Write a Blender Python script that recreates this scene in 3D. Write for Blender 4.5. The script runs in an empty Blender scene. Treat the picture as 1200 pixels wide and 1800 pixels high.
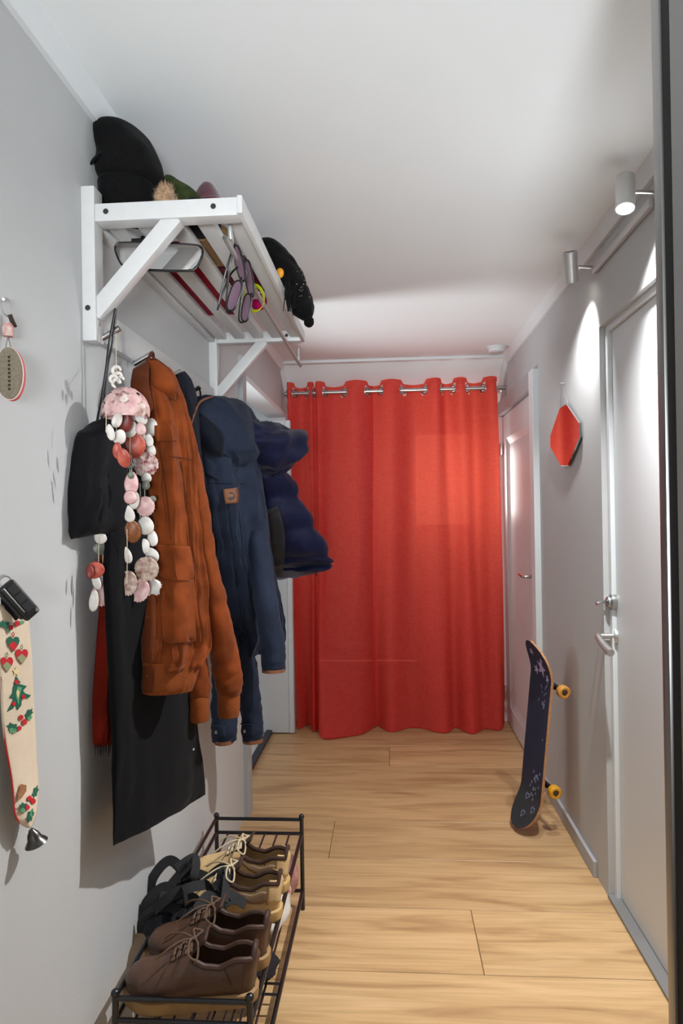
import bpy, bmesh, math, random
from math import sin, cos, pi, radians, sqrt
from mathutils import Vector, Matrix, noise
from mathutils.bvhtree import BVHTree
random.seed(7)
SC = bpy.context.scene
COL = SC.collection
V = Vector

# ------------------------------------------------------------------ camera
YAW, PITCH, ROLL, FPX, CAMZ = .069, .004, -.0155, 1180.0, 1.3
_F = V((-sin(YAW)*cos(PITCH), cos(YAW)*cos(PITCH), sin(PITCH)))
_R0 = V((cos(YAW), sin(YAW), 0)); _U0 = _R0.cross(_F)
_R = _R0*cos(ROLL) + _U0*sin(ROLL); _U = _U0*cos(ROLL) - _R0*sin(ROLL)
C0 = V((0, 0, CAMZ))
cam = bpy.data.cameras.new('camera'); camo = bpy.data.objects.new('camera', cam); COL.objects.link(camo)
cam.sensor_fit = 'VERTICAL'; cam.sensor_height = 36; cam.sensor_width = 24; cam.lens = FPX/1800*36
cam.clip_start = .02
camo.matrix_world = Matrix(((_R.x, _U.x, -_F.x, 0), (_R.y, _U.y, -_F.y, 0), (_R.z, _U.z, -_F.z, CAMZ), (0, 0, 0, 1)))
SC.camera = camo

# ------------------------------------------------------------------ world, exposure, main lights
wd = bpy.data.worlds.new('world'); SC.world = wd; wd.use_nodes = True
bg = wd.node_tree.nodes['Background']; bg.inputs[0].default_value = (1, .985, .97, 1); bg.inputs[1].default_value = .85
SC.view_settings.view_transform = 'Standard'; SC.view_settings.look = 'None'
SC.view_settings.exposure = 0.0; SC.view_settings.gamma = 1.0
SC.view_settings.use_curve_mapping = False

def area_light(name, loc, target, size, power, color=(1, 1, 1), size_y=None):
    l = bpy.data.lights.new(name, 'AREA'); l.energy = power; l.color = color; l.size = size
    if size_y: l.shape = 'RECTANGLE'; l.size_y = size_y
    o = bpy.data.objects.new(name, l); COL.objects.link(o); o.location = loc
    o.rotation_euler = (V(target)-V(loc)).to_track_quat('-Z', 'Y').to_euler()
    return o

# daylight through the side room's window and through the window behind the curtain
area_light('side_room_daylight', (-2.05, 3.75, 1.25), (0, 3.2, 1.0), 1.0, 5, (.95, .98, 1), 1.2)
area_light('back_room_daylight', (.5, 4.62, 1.5), (.46, 4.1, 1.45), .22, 3.6, (1, .95, .9), .45)
# unseen fill spots, added to brighten the hall ceiling
def spot_light(name, loc, target, power, size, blend, rad, color):
    l = bpy.data.lights.new(name, 'SPOT'); l.energy = power; l.spot_size = radians(size); l.spot_blend = blend; l.shadow_soft_size = rad; l.color = color
    o = bpy.data.objects.new(name, l); COL.objects.link(o); o.location = loc
    o.rotation_euler = (V(target)-V(loc)).to_track_quat('-Z', 'Y').to_euler()
spot_light('entrance_ceiling_fill', (0.1, -1.2, 1.2), (.1, 2.4, 2.225), 330, 58, 1, .25, (.93, .97, 1))  # added fill behind the camera, lifts the near and middle ceiling
spot_light('side_room_ceiling_fill', (-1.4, 3.05, .3), (.12, 2.95, 2.225), 130, 52, 1, .12, (.95, .98, 1))  # added fill low in the side room, aimed up at the far ceiling

# ------------------------------------------------------------------ pixel -> place helpers (1200 x 1800 frame)
def ray(x, y): return _F + _R*((x-600)/FPX) + _U*((900-y)/FPX)
def W(x, y, X=None, Y=None, Z=None):
    d = ray(x, y)
    t = X/d.x if X is not None else (Y/d.y if Y is not None else (Z-CAMZ)/d.z)
    return C0 + d*t

# ------------------------------------------------------------------ materials
def lin(c): return tuple((v/12.92 if v <= .04045 else ((v+.055)/1.055)**2.4) for v in [x/255 for x in c])
MATS = {}
def mat(name, col, rough=.6, metal=0, var=.0, vscale=20, bump=0, bscale=200, sheen=0, spec=.5, stretch=None, col2=None, coat=0):
    if name in MATS: return MATS[name]
    m = bpy.data.materials.new(name); m.use_nodes = True; nt = m.node_tree; n = nt.nodes; L = nt.links
    p = n['Principled BSDF']; c = lin(col)
    p.inputs['Base Color'].default_value = (*c, 1); p.inputs['Roughness'].default_value = rough
    p.inputs['Metallic'].default_value = metal; p.inputs['Specular IOR Level'].default_value = spec
    if sheen: p.inputs['Sheen Weight'].default_value = sheen; p.inputs['Sheen Roughness'].default_value = .4
    if coat: p.inputs['Coat Weight'].default_value = coat
    src = None
    if var or bump:
        g = n.new('ShaderNodeNewGeometry'); src = g.outputs['Position']
        if stretch:
            mp = n.new('ShaderNodeMapping'); mp.inputs['Scale'].default_value = stretch
            L.new(src, mp.inputs['Vector']); src = mp.outputs[0]
    if var:
        nz = n.new('ShaderNodeTexNoise'); nz.inputs['Scale'].default_value = vscale; nz.inputs['Detail'].default_value = 5
        L.new(src, nz.inputs['Vector'])
        r = n.new('ShaderNodeValToRGB'); c2 = lin(col2) if col2 else tuple(max(0, v*(1-var)) for v in c)
        c1 = c if col2 else tuple(min(1, v*(1+var)) for v in c)
        r.color_ramp.elements[0].position = .35; r.color_ramp.elements[1].position = .65
        r.color_ramp.elements[0].color = (*c2, 1); r.color_ramp.elements[1].color = (*c1, 1)
        L.new(nz.outputs['Fac'], r.inputs[0]); L.new(r.outputs[0], p.inputs['Base Color'])
    if bump:
        nb = n.new('ShaderNodeTexNoise'); nb.inputs['Scale'].default_value = bscale; nb.inputs['Detail'].default_value = 3
        L.new(src, nb.inputs['Vector'])
        b = n.new('ShaderNodeBump'); b.inputs['Strength'].default_value = bump; b.inputs['Distance'].default_value = .002
        L.new(nb.outputs['Fac'], b.inputs['Height']); L.new(b.outputs[0], p.inputs['Normal'])
    MATS[name] = m; return m

def mix_mat(name, build):
    if name in MATS: return MATS[name]
    m = bpy.data.materials.new(name); m.use_nodes = True; build(m.node_tree, m.node_tree.nodes, m.node_tree.links)
    MATS[name] = m; return m

WALL = mat('grey_wall_paint', (190, 192, 193), .75, var=.02, vscale=3, bump=.12, bscale=350)
CEIL = mat('white_ceiling_paint', (233, 238, 240), .8, bump=.08, bscale=300)
TRIM = mat('white_trim_paint', (224, 229, 232), .45)
DOORM = mat('white_door_paint', (218, 223, 226), .42, bump=.03, bscale=120)
JAMB = mat('grey_frame_paint', (170, 173, 176), .5)
RACKW = mat('white_lacquered_wood', (203, 204, 204), .4, var=.015, vscale=60)
CHROME = mat('brushed_steel', (190, 190, 190), .25, 1)
SATIN = mat('satin_steel', (205, 205, 203), .38, 1)
BLACKM = mat('black_metal', (18, 19, 24), .35)
BLACKP = mat('black_plastic', (16, 16, 17), .4)

def wood():
    def b(nt, n, L):
        p = n['Principled BSDF']; p.inputs['Roughness'].default_value = .42
        g = n.new('ShaderNodeNewGeometry'); oi = n.new('ShaderNodeObjectInfo')
        mul = n.new('ShaderNodeMath'); mul.operation = 'MULTIPLY'; mul.inputs[1].default_value = 37
        L.new(oi.outputs['Random'], mul.inputs[0])
        cb = n.new('ShaderNodeCombineXYZ'); L.new(mul.outputs[0], cb.inputs[0]); L.new(mul.outputs[0], cb.inputs[2])
        ad = n.new('ShaderNodeVectorMath'); ad.operation = 'ADD'; L.new(g.outputs['Position'], ad.inputs[0]); L.new(cb.outputs[0], ad.inputs[1])
        mp = n.new('ShaderNodeMapping'); mp.inputs['Scale'].default_value = (1.3, 11, 1); L.new(ad.outputs[0], mp.inputs[0])
        n1 = n.new('ShaderNodeTexNoise'); n1.inputs['Scale'].default_value = 1.5; n1.inputs['Detail'].default_value = 6; n1.inputs['Distortion'].default_value = .9
        L.new(mp.outputs[0], n1.inputs['Vector'])
        mp2 = n.new('ShaderNodeMapping'); mp2.inputs['Scale'].default_value = (4, 130, 1); L.new(ad.outputs[0], mp2.inputs[0])
        n2 = n.new('ShaderNodeTexNoise'); n2.inputs['Scale'].default_value = 1; n2.inputs['Detail'].default_value = 4; L.new(mp2.outputs[0], n2.inputs['Vector'])
        r1 = n.new('ShaderNodeValToRGB'); e = r1.color_ramp.elements
        e[0].position = .28; e[1].position = .72; e[0].color = (*lin((170, 132, 92)), 1); e[1].color = (*lin((219, 184, 138)), 1)
        m2 = e.new(.5); m2.color = (*lin((206, 170, 122)), 1)
        L.new(n1.outputs['Fac'], r1.inputs[0])
        mx = n.new('ShaderNodeMix'); mx.data_type = 'RGBA'; mx.blend_type = 'MULTIPLY'; mx.inputs['Factor'].default_value = .35
        r2 = n.new('ShaderNodeValToRGB'); r2.color_ramp.elements[0].position = .35; r2.color_ramp.elements[1].position = .6
        r2.color_ramp.elements[0].color = (.62, .58, .53, 1); r2.color_ramp.elements[1].color = (1, 1, 1, 1)
        L.new(n2.outputs['Fac'], r2.inputs[0]); L.new(r1.outputs[0], mx.inputs[6]); L.new(r2.outputs[0], mx.inputs[7])
        hs = n.new('ShaderNodeHueSaturation'); mr = n.new('ShaderNodeMapRange'); mr.inputs[3].default_value = .86; mr.inputs[4].default_value = 1.06
        L.new(oi.outputs['Random'], mr.inputs[0]); L.new(mr.outputs[0], hs.inputs['Value']); L.new(mx.outputs[2], hs.inputs['Color'])
        L.new(hs.outputs[0], p.inputs['Base Color'])
        bp = n.new('ShaderNodeBump'); bp.inputs['Strength'].default_value = .08; bp.inputs['Distance'].default_value = .002
        L.new(n2.outputs['Fac'], bp.inputs['Height']); L.new(bp.outputs[0], p.inputs['Normal'])
    return mix_mat('oak_plank', b)

# ------------------------------------------------------------------ mesh building
ORG = {}
class G:
    def __init__(s): s.bm = bmesh.new()
    def box(s, lo, hi, bev=0, M=None, seg=2):
        lo, hi = V(lo), V(hi); c = (lo+hi)/2; d = hi-lo
        r = bmesh.ops.create_cube(s.bm, size=1)
        vs = r['verts']
        for v in vs: v.co = V((v.co.x*d.x, v.co.y*d.y, v.co.z*d.z))+c
        if bev:
            es = list({e for v in vs for e in v.link_edges})
            q = bmesh.ops.bevel(s.bm, geom=es, offset=bev, segments=seg, affect='EDGES', profile=.6)
            vs = list({v for f in q['faces'] for v in f.verts} | {v for v in vs if v.is_valid})
        if M is not None:
            for v in vs: v.co = M @ v.co
        return s
    def beam(s, a, b, w, h, bev=.002, up=(0, 0, 1)):
        a, b = V(a), V(b); d = b-a; L = d.length; z = d.normalized(); u = V(up)
        x = u.cross(z); x = x.normalized() if x.length > 1e-5 else V((1, 0, 0)); y = z.cross(x)
        M = Matrix(((x.x, y.x, z.x, a.x), (x.y, y.y, z.y, a.y), (x.z, y.z, z.z, a.z), (0, 0, 0, 1)))
        return s.box((-w/2, -h/2, 0), (w/2, h/2, L), bev, M)
    def loft(s, rings, cap=True, closed=False):
        n = len(rings[0]); R = [[s.bm.verts.new(p) for p in r] for r in rings]
        m = len(R)
        for i in range(m if closed else m-1):
            a, b = R[i], R[(i+1) % m]
            for j in range(n): s.bm.faces.new((a[j], a[(j+1) % n], b[(j+1) % n], b[j]))
        if cap and not closed:
            for r in (R[0], R[-1]):
                c = s.bm.verts.new(sum((v.co for v in r), V())/n)
                for j in range(n): s.bm.faces.new((r[j], r[(j+1) % n], c))
        return s
    def tube(s, pts, r, seg=8, closed=False, smooth=0, flat=1.0, cap=True, ref=None, disp=None):
        pts = [V(p) for p in pts]
        rs = list(r) if isinstance(r, (list, tuple)) else [r]*len(pts)
        if smooth:
            q, qr = [], []; N = len(pts); K = N if closed else N-1
            for i in range(K):
                g = lambda k: (k % N) if closed else min(max(k, 0), N-1)
                a, b, c, d = (pts[g(i+k)] for k in (-1, 0, 1, 2))
                for j in range(smooth):
                    t = j/smooth
                    q.append(.5*((2*b)+(c-a)*t+(2*a-5*b+4*c-d)*t*t+(3*b-a-3*c+d)*t**3))
                    qr.append(rs[i]+(rs[g(i+1)]-rs[i])*t)
            if not closed: q.append(pts[-1]); qr.append(rs[-1])
            pts, rs = q, qr
        N = len(pts); T = []
        for i in range(N):
            if closed: t = pts[(i+1) % N]-pts[i-1]
            else: t = pts[min(i+1, N-1)]-pts[max(i-1, 0)]
            T.append(t.normalized() if t.length > 1e-9 else V((0, 0, 1)))
        u = V(ref) if ref else (V((0, 0, 1)) if abs(T[0].z) < .9 else V((1, 0, 0)))
        rings = []
        for i in range(N):
            u = (u-T[i]*u.dot(T[i]))
            u = u.normalized() if u.length > 1e-6 else V((1, 0, 0))
            w = T[i].cross(u)
            ring = []
            for k in range(seg):
                an = 2*pi*k/seg; p = pts[i]+u*(cos(an)*rs[i]*flat)+w*(sin(an)*rs[i])
                if disp: p = pts[i]+(p-pts[i])*disp(p, i/(N-1 if N > 1 else 1), an)
                ring.append(p)
            rings.append(ring)
        return s.loft(rings, cap, closed)
    def cyl(s, a, b, r, r2=None, seg=16): return s.tube([a, b], [r, r if r2 is None else r2], seg)
    def lathe(s, prof, M=None, seg=20):
        rings = []
        for (rr, z) in prof:
            ring = [V((rr*cos(2*pi*k/seg), rr*sin(2*pi*k/seg), z)) for k in range(seg)]
            if M is not None: ring = [M @ p for p in ring]
            rings.append(ring)
        return s.loft(rings)
    def blob(s, c, r, sub=3, M=None, fn=None):
        q = bmesh.ops.create_icosphere(s.bm, subdivisions=sub, radius=1)
        c, r = V(c), V(r) if not isinstance(r, (int, float)) else V((r, r, r))
        for v in q['verts']:
            p = v.co.copy(); k = fn(p) if fn else 1
            p = V((p.x*r.x, p.y*r.y, p.z*r.z))*k
            if M is not None: p = M @ p
            v.co = p+c
        return s
    def grid(s, fn, nu, nv, skip=None):
        P = [[s.bm.verts.new(fn(i/(nu-1), j/(nv-1))) for i in range(nu)] for j in range(nv)]
        for j in range(nv-1):
            for i in range(nu-1):
                if skip and skip((i+.5)/(nu-1), (j+.5)/(nv-1)): continue
                s.bm.faces.new((P[j][i], P[j][i+1], P[j+1][i+1], P[j+1][i]))
        return s
    def poly(s, pts, thick=None, nrm=None):
        if thick is None: s.bm.faces.new([s.bm.verts.new(p) for p in pts]); return s
        n = V(nrm).normalized()*thick
        return s.prism([V(p) for p in pts], n)
    def prism(s, pts, n):
        a = [s.bm.verts.new(V(p)) for p in pts]; b = [s.bm.verts.new(V(p)+n) for p in pts]; k = len(a)
        s.bm.faces.new(a[::-1]); s.bm.faces.new(b)
        for i in range(k): s.bm.faces.new((a[i], a[(i+1) % k], b[(i+1) % k], b[i]))
        return s
    def bvh(s): return BVHTree.FromBMesh(s.bm)
    def mesh(s, name, m, smooth=True, recalc=True):
        if recalc: bmesh.ops.recalc_face_normals(s.bm, faces=s.bm.faces[:])
        me = bpy.data.meshes.new(name); s.bm.to_mesh(me); s.bm.free()
        if m: me.materials.append(m)
        if smooth and len(me.polygons):
            me.polygons.foreach_set('use_smooth', [True]*len(me.polygons))
        return me
    def to(s, name, m, parent=None, smooth=True, solid=0, subsurf=0, label=None, cat=None, group=None, kind=None, sharp=True, recalc=True, solid_off=0):
        vs = [v.co.copy() for v in s.bm.verts]
        lo = V((min(v.x for v in vs), min(v.y for v in vs), min(v.z for v in vs)))
        hi = V((max(v.x for v in vs), max(v.y for v in vs), max(v.z for v in vs)))
        org = V(((lo.x+hi.x)/2, (lo.y+hi.y)/2, lo.z if parent is None else (lo.z+hi.z)/2))
        for v in s.bm.verts: v.co -= org
        me = s.mesh(name, m, smooth, recalc)
        if smooth and sharp: me.set_sharp_from_angle(angle=radians(38))
        o = bpy.data.objects.new(name, me); COL.objects.link(o); ORG[o] = org
        if parent is not None: o.parent = parent; o.location = org-ORG[parent]
        else: o.location = org
        if solid: md = o.modifiers.new('solid', 'SOLIDIFY'); md.thickness = solid; md.offset = solid_off
        if subsurf: md = o.modifiers.new('sub', 'SUBSURF'); md.levels = subsurf; md.render_levels = subsurf
        tag(o, label, cat, group, kind)
        return o
def tag(o, label=None, cat=None, group=None, kind=None):
    for k, v in (('label', label), ('category', cat), ('group', group), ('kind', kind)):
        if v: o[k] = v
    return o
def thing(name, label, cat, loc=(0, 0, 0), group=None):
    o = bpy.data.objects.new(name, None); COL.objects.link(o); o.location = loc; ORG[o] = V(loc); o.empty_display_size = .05
    return tag(o, label, cat, group)
def inst(name, me, M, parent=None, **kw):
    o = bpy.data.objects.new(name, me); COL.objects.link(o)
    org = M.translation.copy(); ORG[o] = org
    if parent is not None: o.parent = parent; o.matrix_basis = Matrix.Translation(-ORG[parent]) @ M
    else: o.matrix_basis = M
    return tag(o, **kw)
def S(o): return tag(o, kind='structure')
def frame(o, x, y, z):
    x, y, z = V(x), V(y), V(z)
    return Matrix(((x.x, y.x, z.x, o[0]), (x.y, y.y, z.y, o[1]), (x.z, y.z, z.z, o[2]), (0, 0, 0, 1)))
def facing(c, to=None, up=(0, 0, 1)):
    """matrix whose local z looks from c to the given point"""
    z = ((V(to) if to is not None else C0)-V(c)).normalized(); x = V(up).cross(z).normalized(); y = z.cross(x)
    return frame(c, x, y, z)
def on(bv, x, y, off=.001, fallback=None):
    d = ray(x, y).normalized(); h = bv.ray_cast(C0, d)
    if h[0] is None:
        h2 = bv.find_nearest(fallback) if fallback is not None else None
        if h2 and h2[0] is not None: return h2[0]-d*off, True
        return None, False
    return h[0]-d*off, True

# ================================================================== THE SETTING
XL, XR, ZC, ZB = -.638, .72, 2.225, 2.19
YEND = 4.02
YS = -1.6
# ---- floor: base slab plus planks
fl = S(G().box((-2.3, YS, -.06), (.9, 6.0, -.012)).to('floor', mat('floor_base', (70, 50, 34), .9)))
OAK = wood()
yk = [1.915+.3115*k for k in range(-11, 13)]
joints = {1.915: .25, 2.538: -.245, 3.4725: -.012}
for k in range(len(yk)-1):
    a, b = yk[k], yk[k+1]
    js = [-.735]
    for jy, jx in joints.items():
        if abs(a-jy) < .02: js.append(jx)
    js.append(.765 if b > 1.4 else .735)
    if len(js) == 2 and (a < 1.6 or a > 4.2): js.insert(1, [-.5, .1, .45, -.2][k % 4])
    for i in range(len(js)-1):
        g = G().box((js[i]+.0009, a+.0011, -.012), (js[i+1]-.0009, b-.0011, 0), .0012, seg=1)
        g.to('plank', OAK, fl, smooth=False)
# side room floor
S(G().box((-2.3, 2.3, -.012), (-.737, 5.0, -.002)).to('floor_side_room', mat('side_room_floor', (205, 203, 200), .5)))

# ---- left wall with the side doorway (Y 2.93 .. 4.16)
DY0, DY1, DZ = 2.93, 4.16, 1.93
wl = G(); wl.box((XL-.1, YS, 0), (XL, DY0, 2.3)); wl.box((XL-.1, DY0, DZ), (XL, DY1, 2.3)); wl.box((XL-.1, DY1, 0), (XL, 6.0, 2.3))
S(wl.to('wall_left', WALL, smooth=False))
g = G().box((XL-.1, 2.862, 0), (XL+.022, DY0+.006, 2.0), .002)
S(g.to('trim_1', JAMB, smooth=False))
S(G().box((XL-.1, DY0+.006, DZ-.02), (XL+.012, DY1, DZ+.006), .002).to('trim_2', TRIM, smooth=False))
S(G().box((XL-.1, DY1-.02, 0), (XL+.012, DY1, DZ-.02), .002).to('trim_3', TRIM, smooth=False))
S(G().box((-.745, DY0, -.001), (-.71, DY1-.02, .022), .004).to('trim_4', mat('navy_threshold', (24, 30, 52), .4), smooth=False))
# side room shell (walls with a window opening to the left)
S(G().box((-2.3, 4.75, 0), (XL-.1, 4.85, 2.3)).to('wall_side_room_far', TRIM, smooth=False))
S(G().box((-2.3, 2.2, 0), (XL-.1, 2.3, 2.3)).to('wall_side_room_near', TRIM, smooth=False))
g = G(); g.box((-2.4, 2.2, 0), (-2.3, 4.85, .6)); g.box((-2.4, 2.2, 2.0), (-2.3, 4.85, 2.3)); g.box((-2.4, 2.2, .6), (-2.3, 3.0, 2.0)); g.box((-2.4, 4.4, .6), (-2.3, 4.85, 2.0))
S(g.to('wall_side_room_left', TRIM, smooth=False))
S(G().box((-2.4, 2.2, 2.3), (XL-.1, 4.85, 2.36)).to('ceiling_side_room', CEIL, smooth=False))
# open white door leaf standing in the doorway
d3 = thing('door_3', None, None, (-.95, 3.99, 0)); S(d3)
G().box((-1.36, 3.972, .006), (-.606, 4.008, 1.868), .002).to('door_leaf', DOORM, d3, smooth=False)
G().box((-.604, 3.966, .006), (-.575, 4.012, 1.868), .003).to('door_edge', TRIM, d3, smooth=False)

# ---- right wall with two doors
N0, N1, NZ = 1.40, 2.318, 1.918          # near door opening
F0, F1, FZ = 3.325, 4.235, 1.895         # far door opening
wr = G()
wr.box((XR, YS, 0), (XR+.1, N0, 2.3)); wr.box((XR, N0, NZ), (XR+.1, N1, 2.3)); wr.box((XR, N1, 0), (XR+.1, F0, 2.3))
wr.box((XR, F0, FZ), (XR+.1, F1, 2.3)); wr.box((XR, F1, 0), (XR+.1, 6.0, 2.3))
S(wr.to('wall_right', WALL, smooth=False))
# near door
d1 = thing('door_1', None, None, (XR+.05, 1.86, 0)); S(d1)
G().box((XR+.032, N0+.004, .014), (XR+.07, N1-.03, NZ-.022), .002).to('door_leaf', DOORM, d1, smooth=False)
g = G(); g.box((XR+.018, N1-.027, 0), (XR+.1, N1, NZ), .002); g.box((XR+.018, N0, NZ-.02), (XR+.1, N1-.027, NZ), .002)
g.to('door_frame', TRIM, d1, smooth=False)
G().box((XR-.004, N0, 0), (XR+.1, N1, .012), .003).to('threshold', mat('dark_sill', (128, 128, 128), .5), d1, smooth=False)
def lever(parent, y, z, big):
    x0 = XR+.032
    hd = G(); M = frame((x0, y, z), (0, 1, 0), (0, 0, 1), (1, 0, 0))
    M = frame((x0, y, z), (0, 1, 0), (0, 0, -1), (-1, 0, 0))
    hd.lathe([(.0001, 0), (.027, 0), (.027, .005), (.025, .009), (.011, .01), (.0105, .012)], M, 24)
    o = hd.to('handle_rose', SATIN, parent)
    h = G()
    if big: h.tube([(x0-.008, y, z), (x0-.05, y, z), (x0-.058, y-.004, z), (x0-.06, y-.02, z-.006), (x0-.058, y-.06, z-.02), (x0-.052, y-.11, z-.034)], [.0095, .0095, .0105, .0115, .012, .0125], 12, smooth=4)
    else: h.tube([(x0-.008, y, z), (x0-.046, y, z), (x0-.054, y+.01, z), (x0-.056, y+.05, z+.002), (x0-.05, y+.1, z+.004)], [.009, .009, .0095, .009, .009], 12, smooth=4)
    h.to('lever', SATIN, parent)
hp = W(1082, 1118, X=XR+.032); lever(d1, hp.y, hp.z, True)
lk = W(1081, 1058, X=XR+.032)
M = frame(lk, (0, 1, 0), (0, 0, -1), (-1, 0, 0))
lo = G().lathe([(.0001, 0), (.027, 0), (.028, .004), (.027, .016), (.019, .02), (.018, .026), (.012, .03), (.0001, .03)], M, 24).to('lock', CHROME, d1)
k = G(); k.box((lk.x-.05, lk.y-.0015, lk.z-.006), (lk.x-.028, lk.y+.0015, lk.z+.006), .0008); k.tube([(lk.x-.05, lk.y, lk.z-.004), (lk.x-.062, lk.y, lk.z-.005)], [.006, .007], 10)
k.to('key', CHROME, lo)
# far door: casing, leaf with recessed panel
d2 = thing('door_2', None, None, (XR+.02, 3.78, 0)); S(d2)
CP = XR-.028
g = G(); g.box((CP, F0-.085, 0), (XR+.02, F0, FZ+.085), .003)
g.to('casing', TRIM, d2, smooth=False)
G().box((CP, F0, FZ), (XR+.02, F1+.075, FZ+.085), .003).to('casing', JAMB, d2, smooth=False)
G().box((CP, F1, 0), (XR+.02, F1+.075, FZ), .003).to('casing', TRIM, d2, smooth=False)
x0 = XR-.002
st = G()
st.box((x0, F0+.004, .008), (x0+.04, F0+.125, FZ-.006), .002); st.box((x0, F1-.125, .008), (x0+.04, F1-.004, FZ-.006), .002)
st.box((x0, F0+.125, FZ-.15), (x0+.04, F1-.125, FZ-.006), .002); st.box((x0, F0+.125, .008), (x0+.04, F1-.125, .12), .002)
st.to('door_frame', DOORM, d2, smooth=False)
G().box((x0+.014, F0+.12, .115), (x0+.03, F1-.12, FZ-.145)).to('door_panel', DOORM, d2, smooth=False)
# sloping bead round the panel
for (a, b, c, d) in (((F0+.125, .12), (F0+.125, FZ-.15), (F0+.165, FZ-.19), (F0+.165, .16)), ((F1-.125, .12), (F1-.125, FZ-.15), (F1-.165, FZ-.19), (F1-.165, .16)),
                     ((F0+.125, FZ-.15), (F1-.125, FZ-.15), (F1-.165, FZ-.19), (F0+.165, FZ-.19)), ((F0+.125, .12), (F1-.125, .12), (F1-.165, .16), (F0+.165, .16))):
    G().prism([(x0+.002, *a), (x0+.002, *b), (x0+.0145, *c), (x0+.0145, *d)], V((.008, 0, 0))).to('bead', DOORM, d2, smooth=False)
hf = W(936, 1012, X=XR)
x_save = XR
def lever_far():
    y, z = F0+.06, hf.z
    M = frame((x0, y, z), (0, 1, 0), (0, 0, -1), (-1, 0, 0))
    G().lathe([(.0001, 0), (.026, 0), (.026, .006), (.011, .009), (.0105, .012)], M, 24).to('handle_rose', CHROME, d2)
    G().tube([(x0-.008, y, z), (x0-.044, y, z), (x0-.052, y+.01, z), (x0-.054, y+.05, z+.002), (x0-.052, y+.1, z+.004)], [.009]*5, 12, smooth=4).to('lever', CHROME, d2)
    M = frame((x0, y, z-.088), (0, 1, 0), (0, 0, -1), (-1, 0, 0))
    G().lathe([(.0001, 0), (.024, 0), (.024, .006), (.008, .008), (.0001, .006)], M, 24).to('keyhole_cover', CHROME, d2)
lever_far()
for py in (790, 1207):
    p = W(885, py, X=XR)
    hg = G(); hg.cyl((x0-.012, F1-.004, p.z-.04), (x0-.012, F1-.004, p.z+.04), .008, seg=12); hg.box((x0-.014, F1-.03, p.z-.035), (x0-.004, F1-.004, p.z+.035), .001)
    hg.to('hinge', SATIN, d2)
# ---- ceiling, sloping end, trims
S(G().box((XL-.1, YS, ZC), (XR+.1, YEND+.03, ZC+.05)).to('ceiling', CEIL, smooth=False))
SL = (4.42, 1.99)
S(G().prism([(XL-.1, YEND, ZC), (XL-.1, SL[0], SL[1]), (XL-.1, SL[0]+.03, SL[1]+.05), (XL-.1, YEND+.02, ZC+.05)], V((XR-XL+.2, 0, 0))).to('ceiling_slope', CEIL, smooth=False))
def crown(name, x, s):
    g = G(); pr = [(0, ZB-.012), (.012, ZB-.012), (.03, ZC), (0, ZC)]
    g.prism([(x+s*a, YS, z) for a, z in pr], V((0, YEND-YS, 0)))
    S(g.to(name, TRIM, smooth=False))
    g = G(); dy, dz = SL[0]-YEND, SL[1]-ZC
    nn = V((0, -dz, -dy)); nn = V((0, dz, -dy)).normalized()*-1
    nrm = V((0, -(ZC-SL[1]), -(SL[0]-YEND))).normalized()
    a, b = V((x, YEND, ZC)), V((x, *SL))
    g.prism([a, a+V((s*.026, 0, 0)), a+V((s*.02, 0, 0))+nrm*.03, a+nrm*.034], b-a)
    S(g.to(name.replace('trim_5', 'trim_7').replace('trim_6', 'trim_8'), TRIM, smooth=False))
crown('trim_5', XL, 1); crown('trim_6', XR, -1)
S(G().box((XL+.02, YEND-.035, ZC-.016), (XR-.02, YEND+.012, ZC), .002).to('trim_9', TRIM, smooth=False))
# wall behind the curtain with the wide opening
g = G(); g.box((XL-.1, 4.42, 1.93), (XR+.1, 4.5, 2.3))
S(g.to('wall_end', WALL, smooth=False))
# baseboards
S(G().box((XR-.014, N1+.12, 0), (XR, F0-.086, .058), .004).to('baseboard_right', JAMB, smooth=False))
S(G().box((XR-.016, N1, 0), (XR, N1+.12, .058), .002).to('baseboard_right_end', JAMB, smooth=False)) if False else None
# ---- room behind the curtain
S(G().box((XL-.1, 6.0, 0), (XR+.1, 6.1, 1.15)).to('wall_back', TRIM, smooth=False))
g = G(); g.box((XL-.1, 6.0, 1.15), (.2, 6.1, 2.3)); g.box((.2, 6.0, 2.05), (XR+.1, 6.1, 2.3))
S(g.to('wall_back_upper', TRIM, smooth=False))
S(G().box((XL-.1, 4.5, 2.3), (XR+.1, 6.1, 2.35)).to('ceiling_back_room', CEIL, smooth=False))

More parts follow.
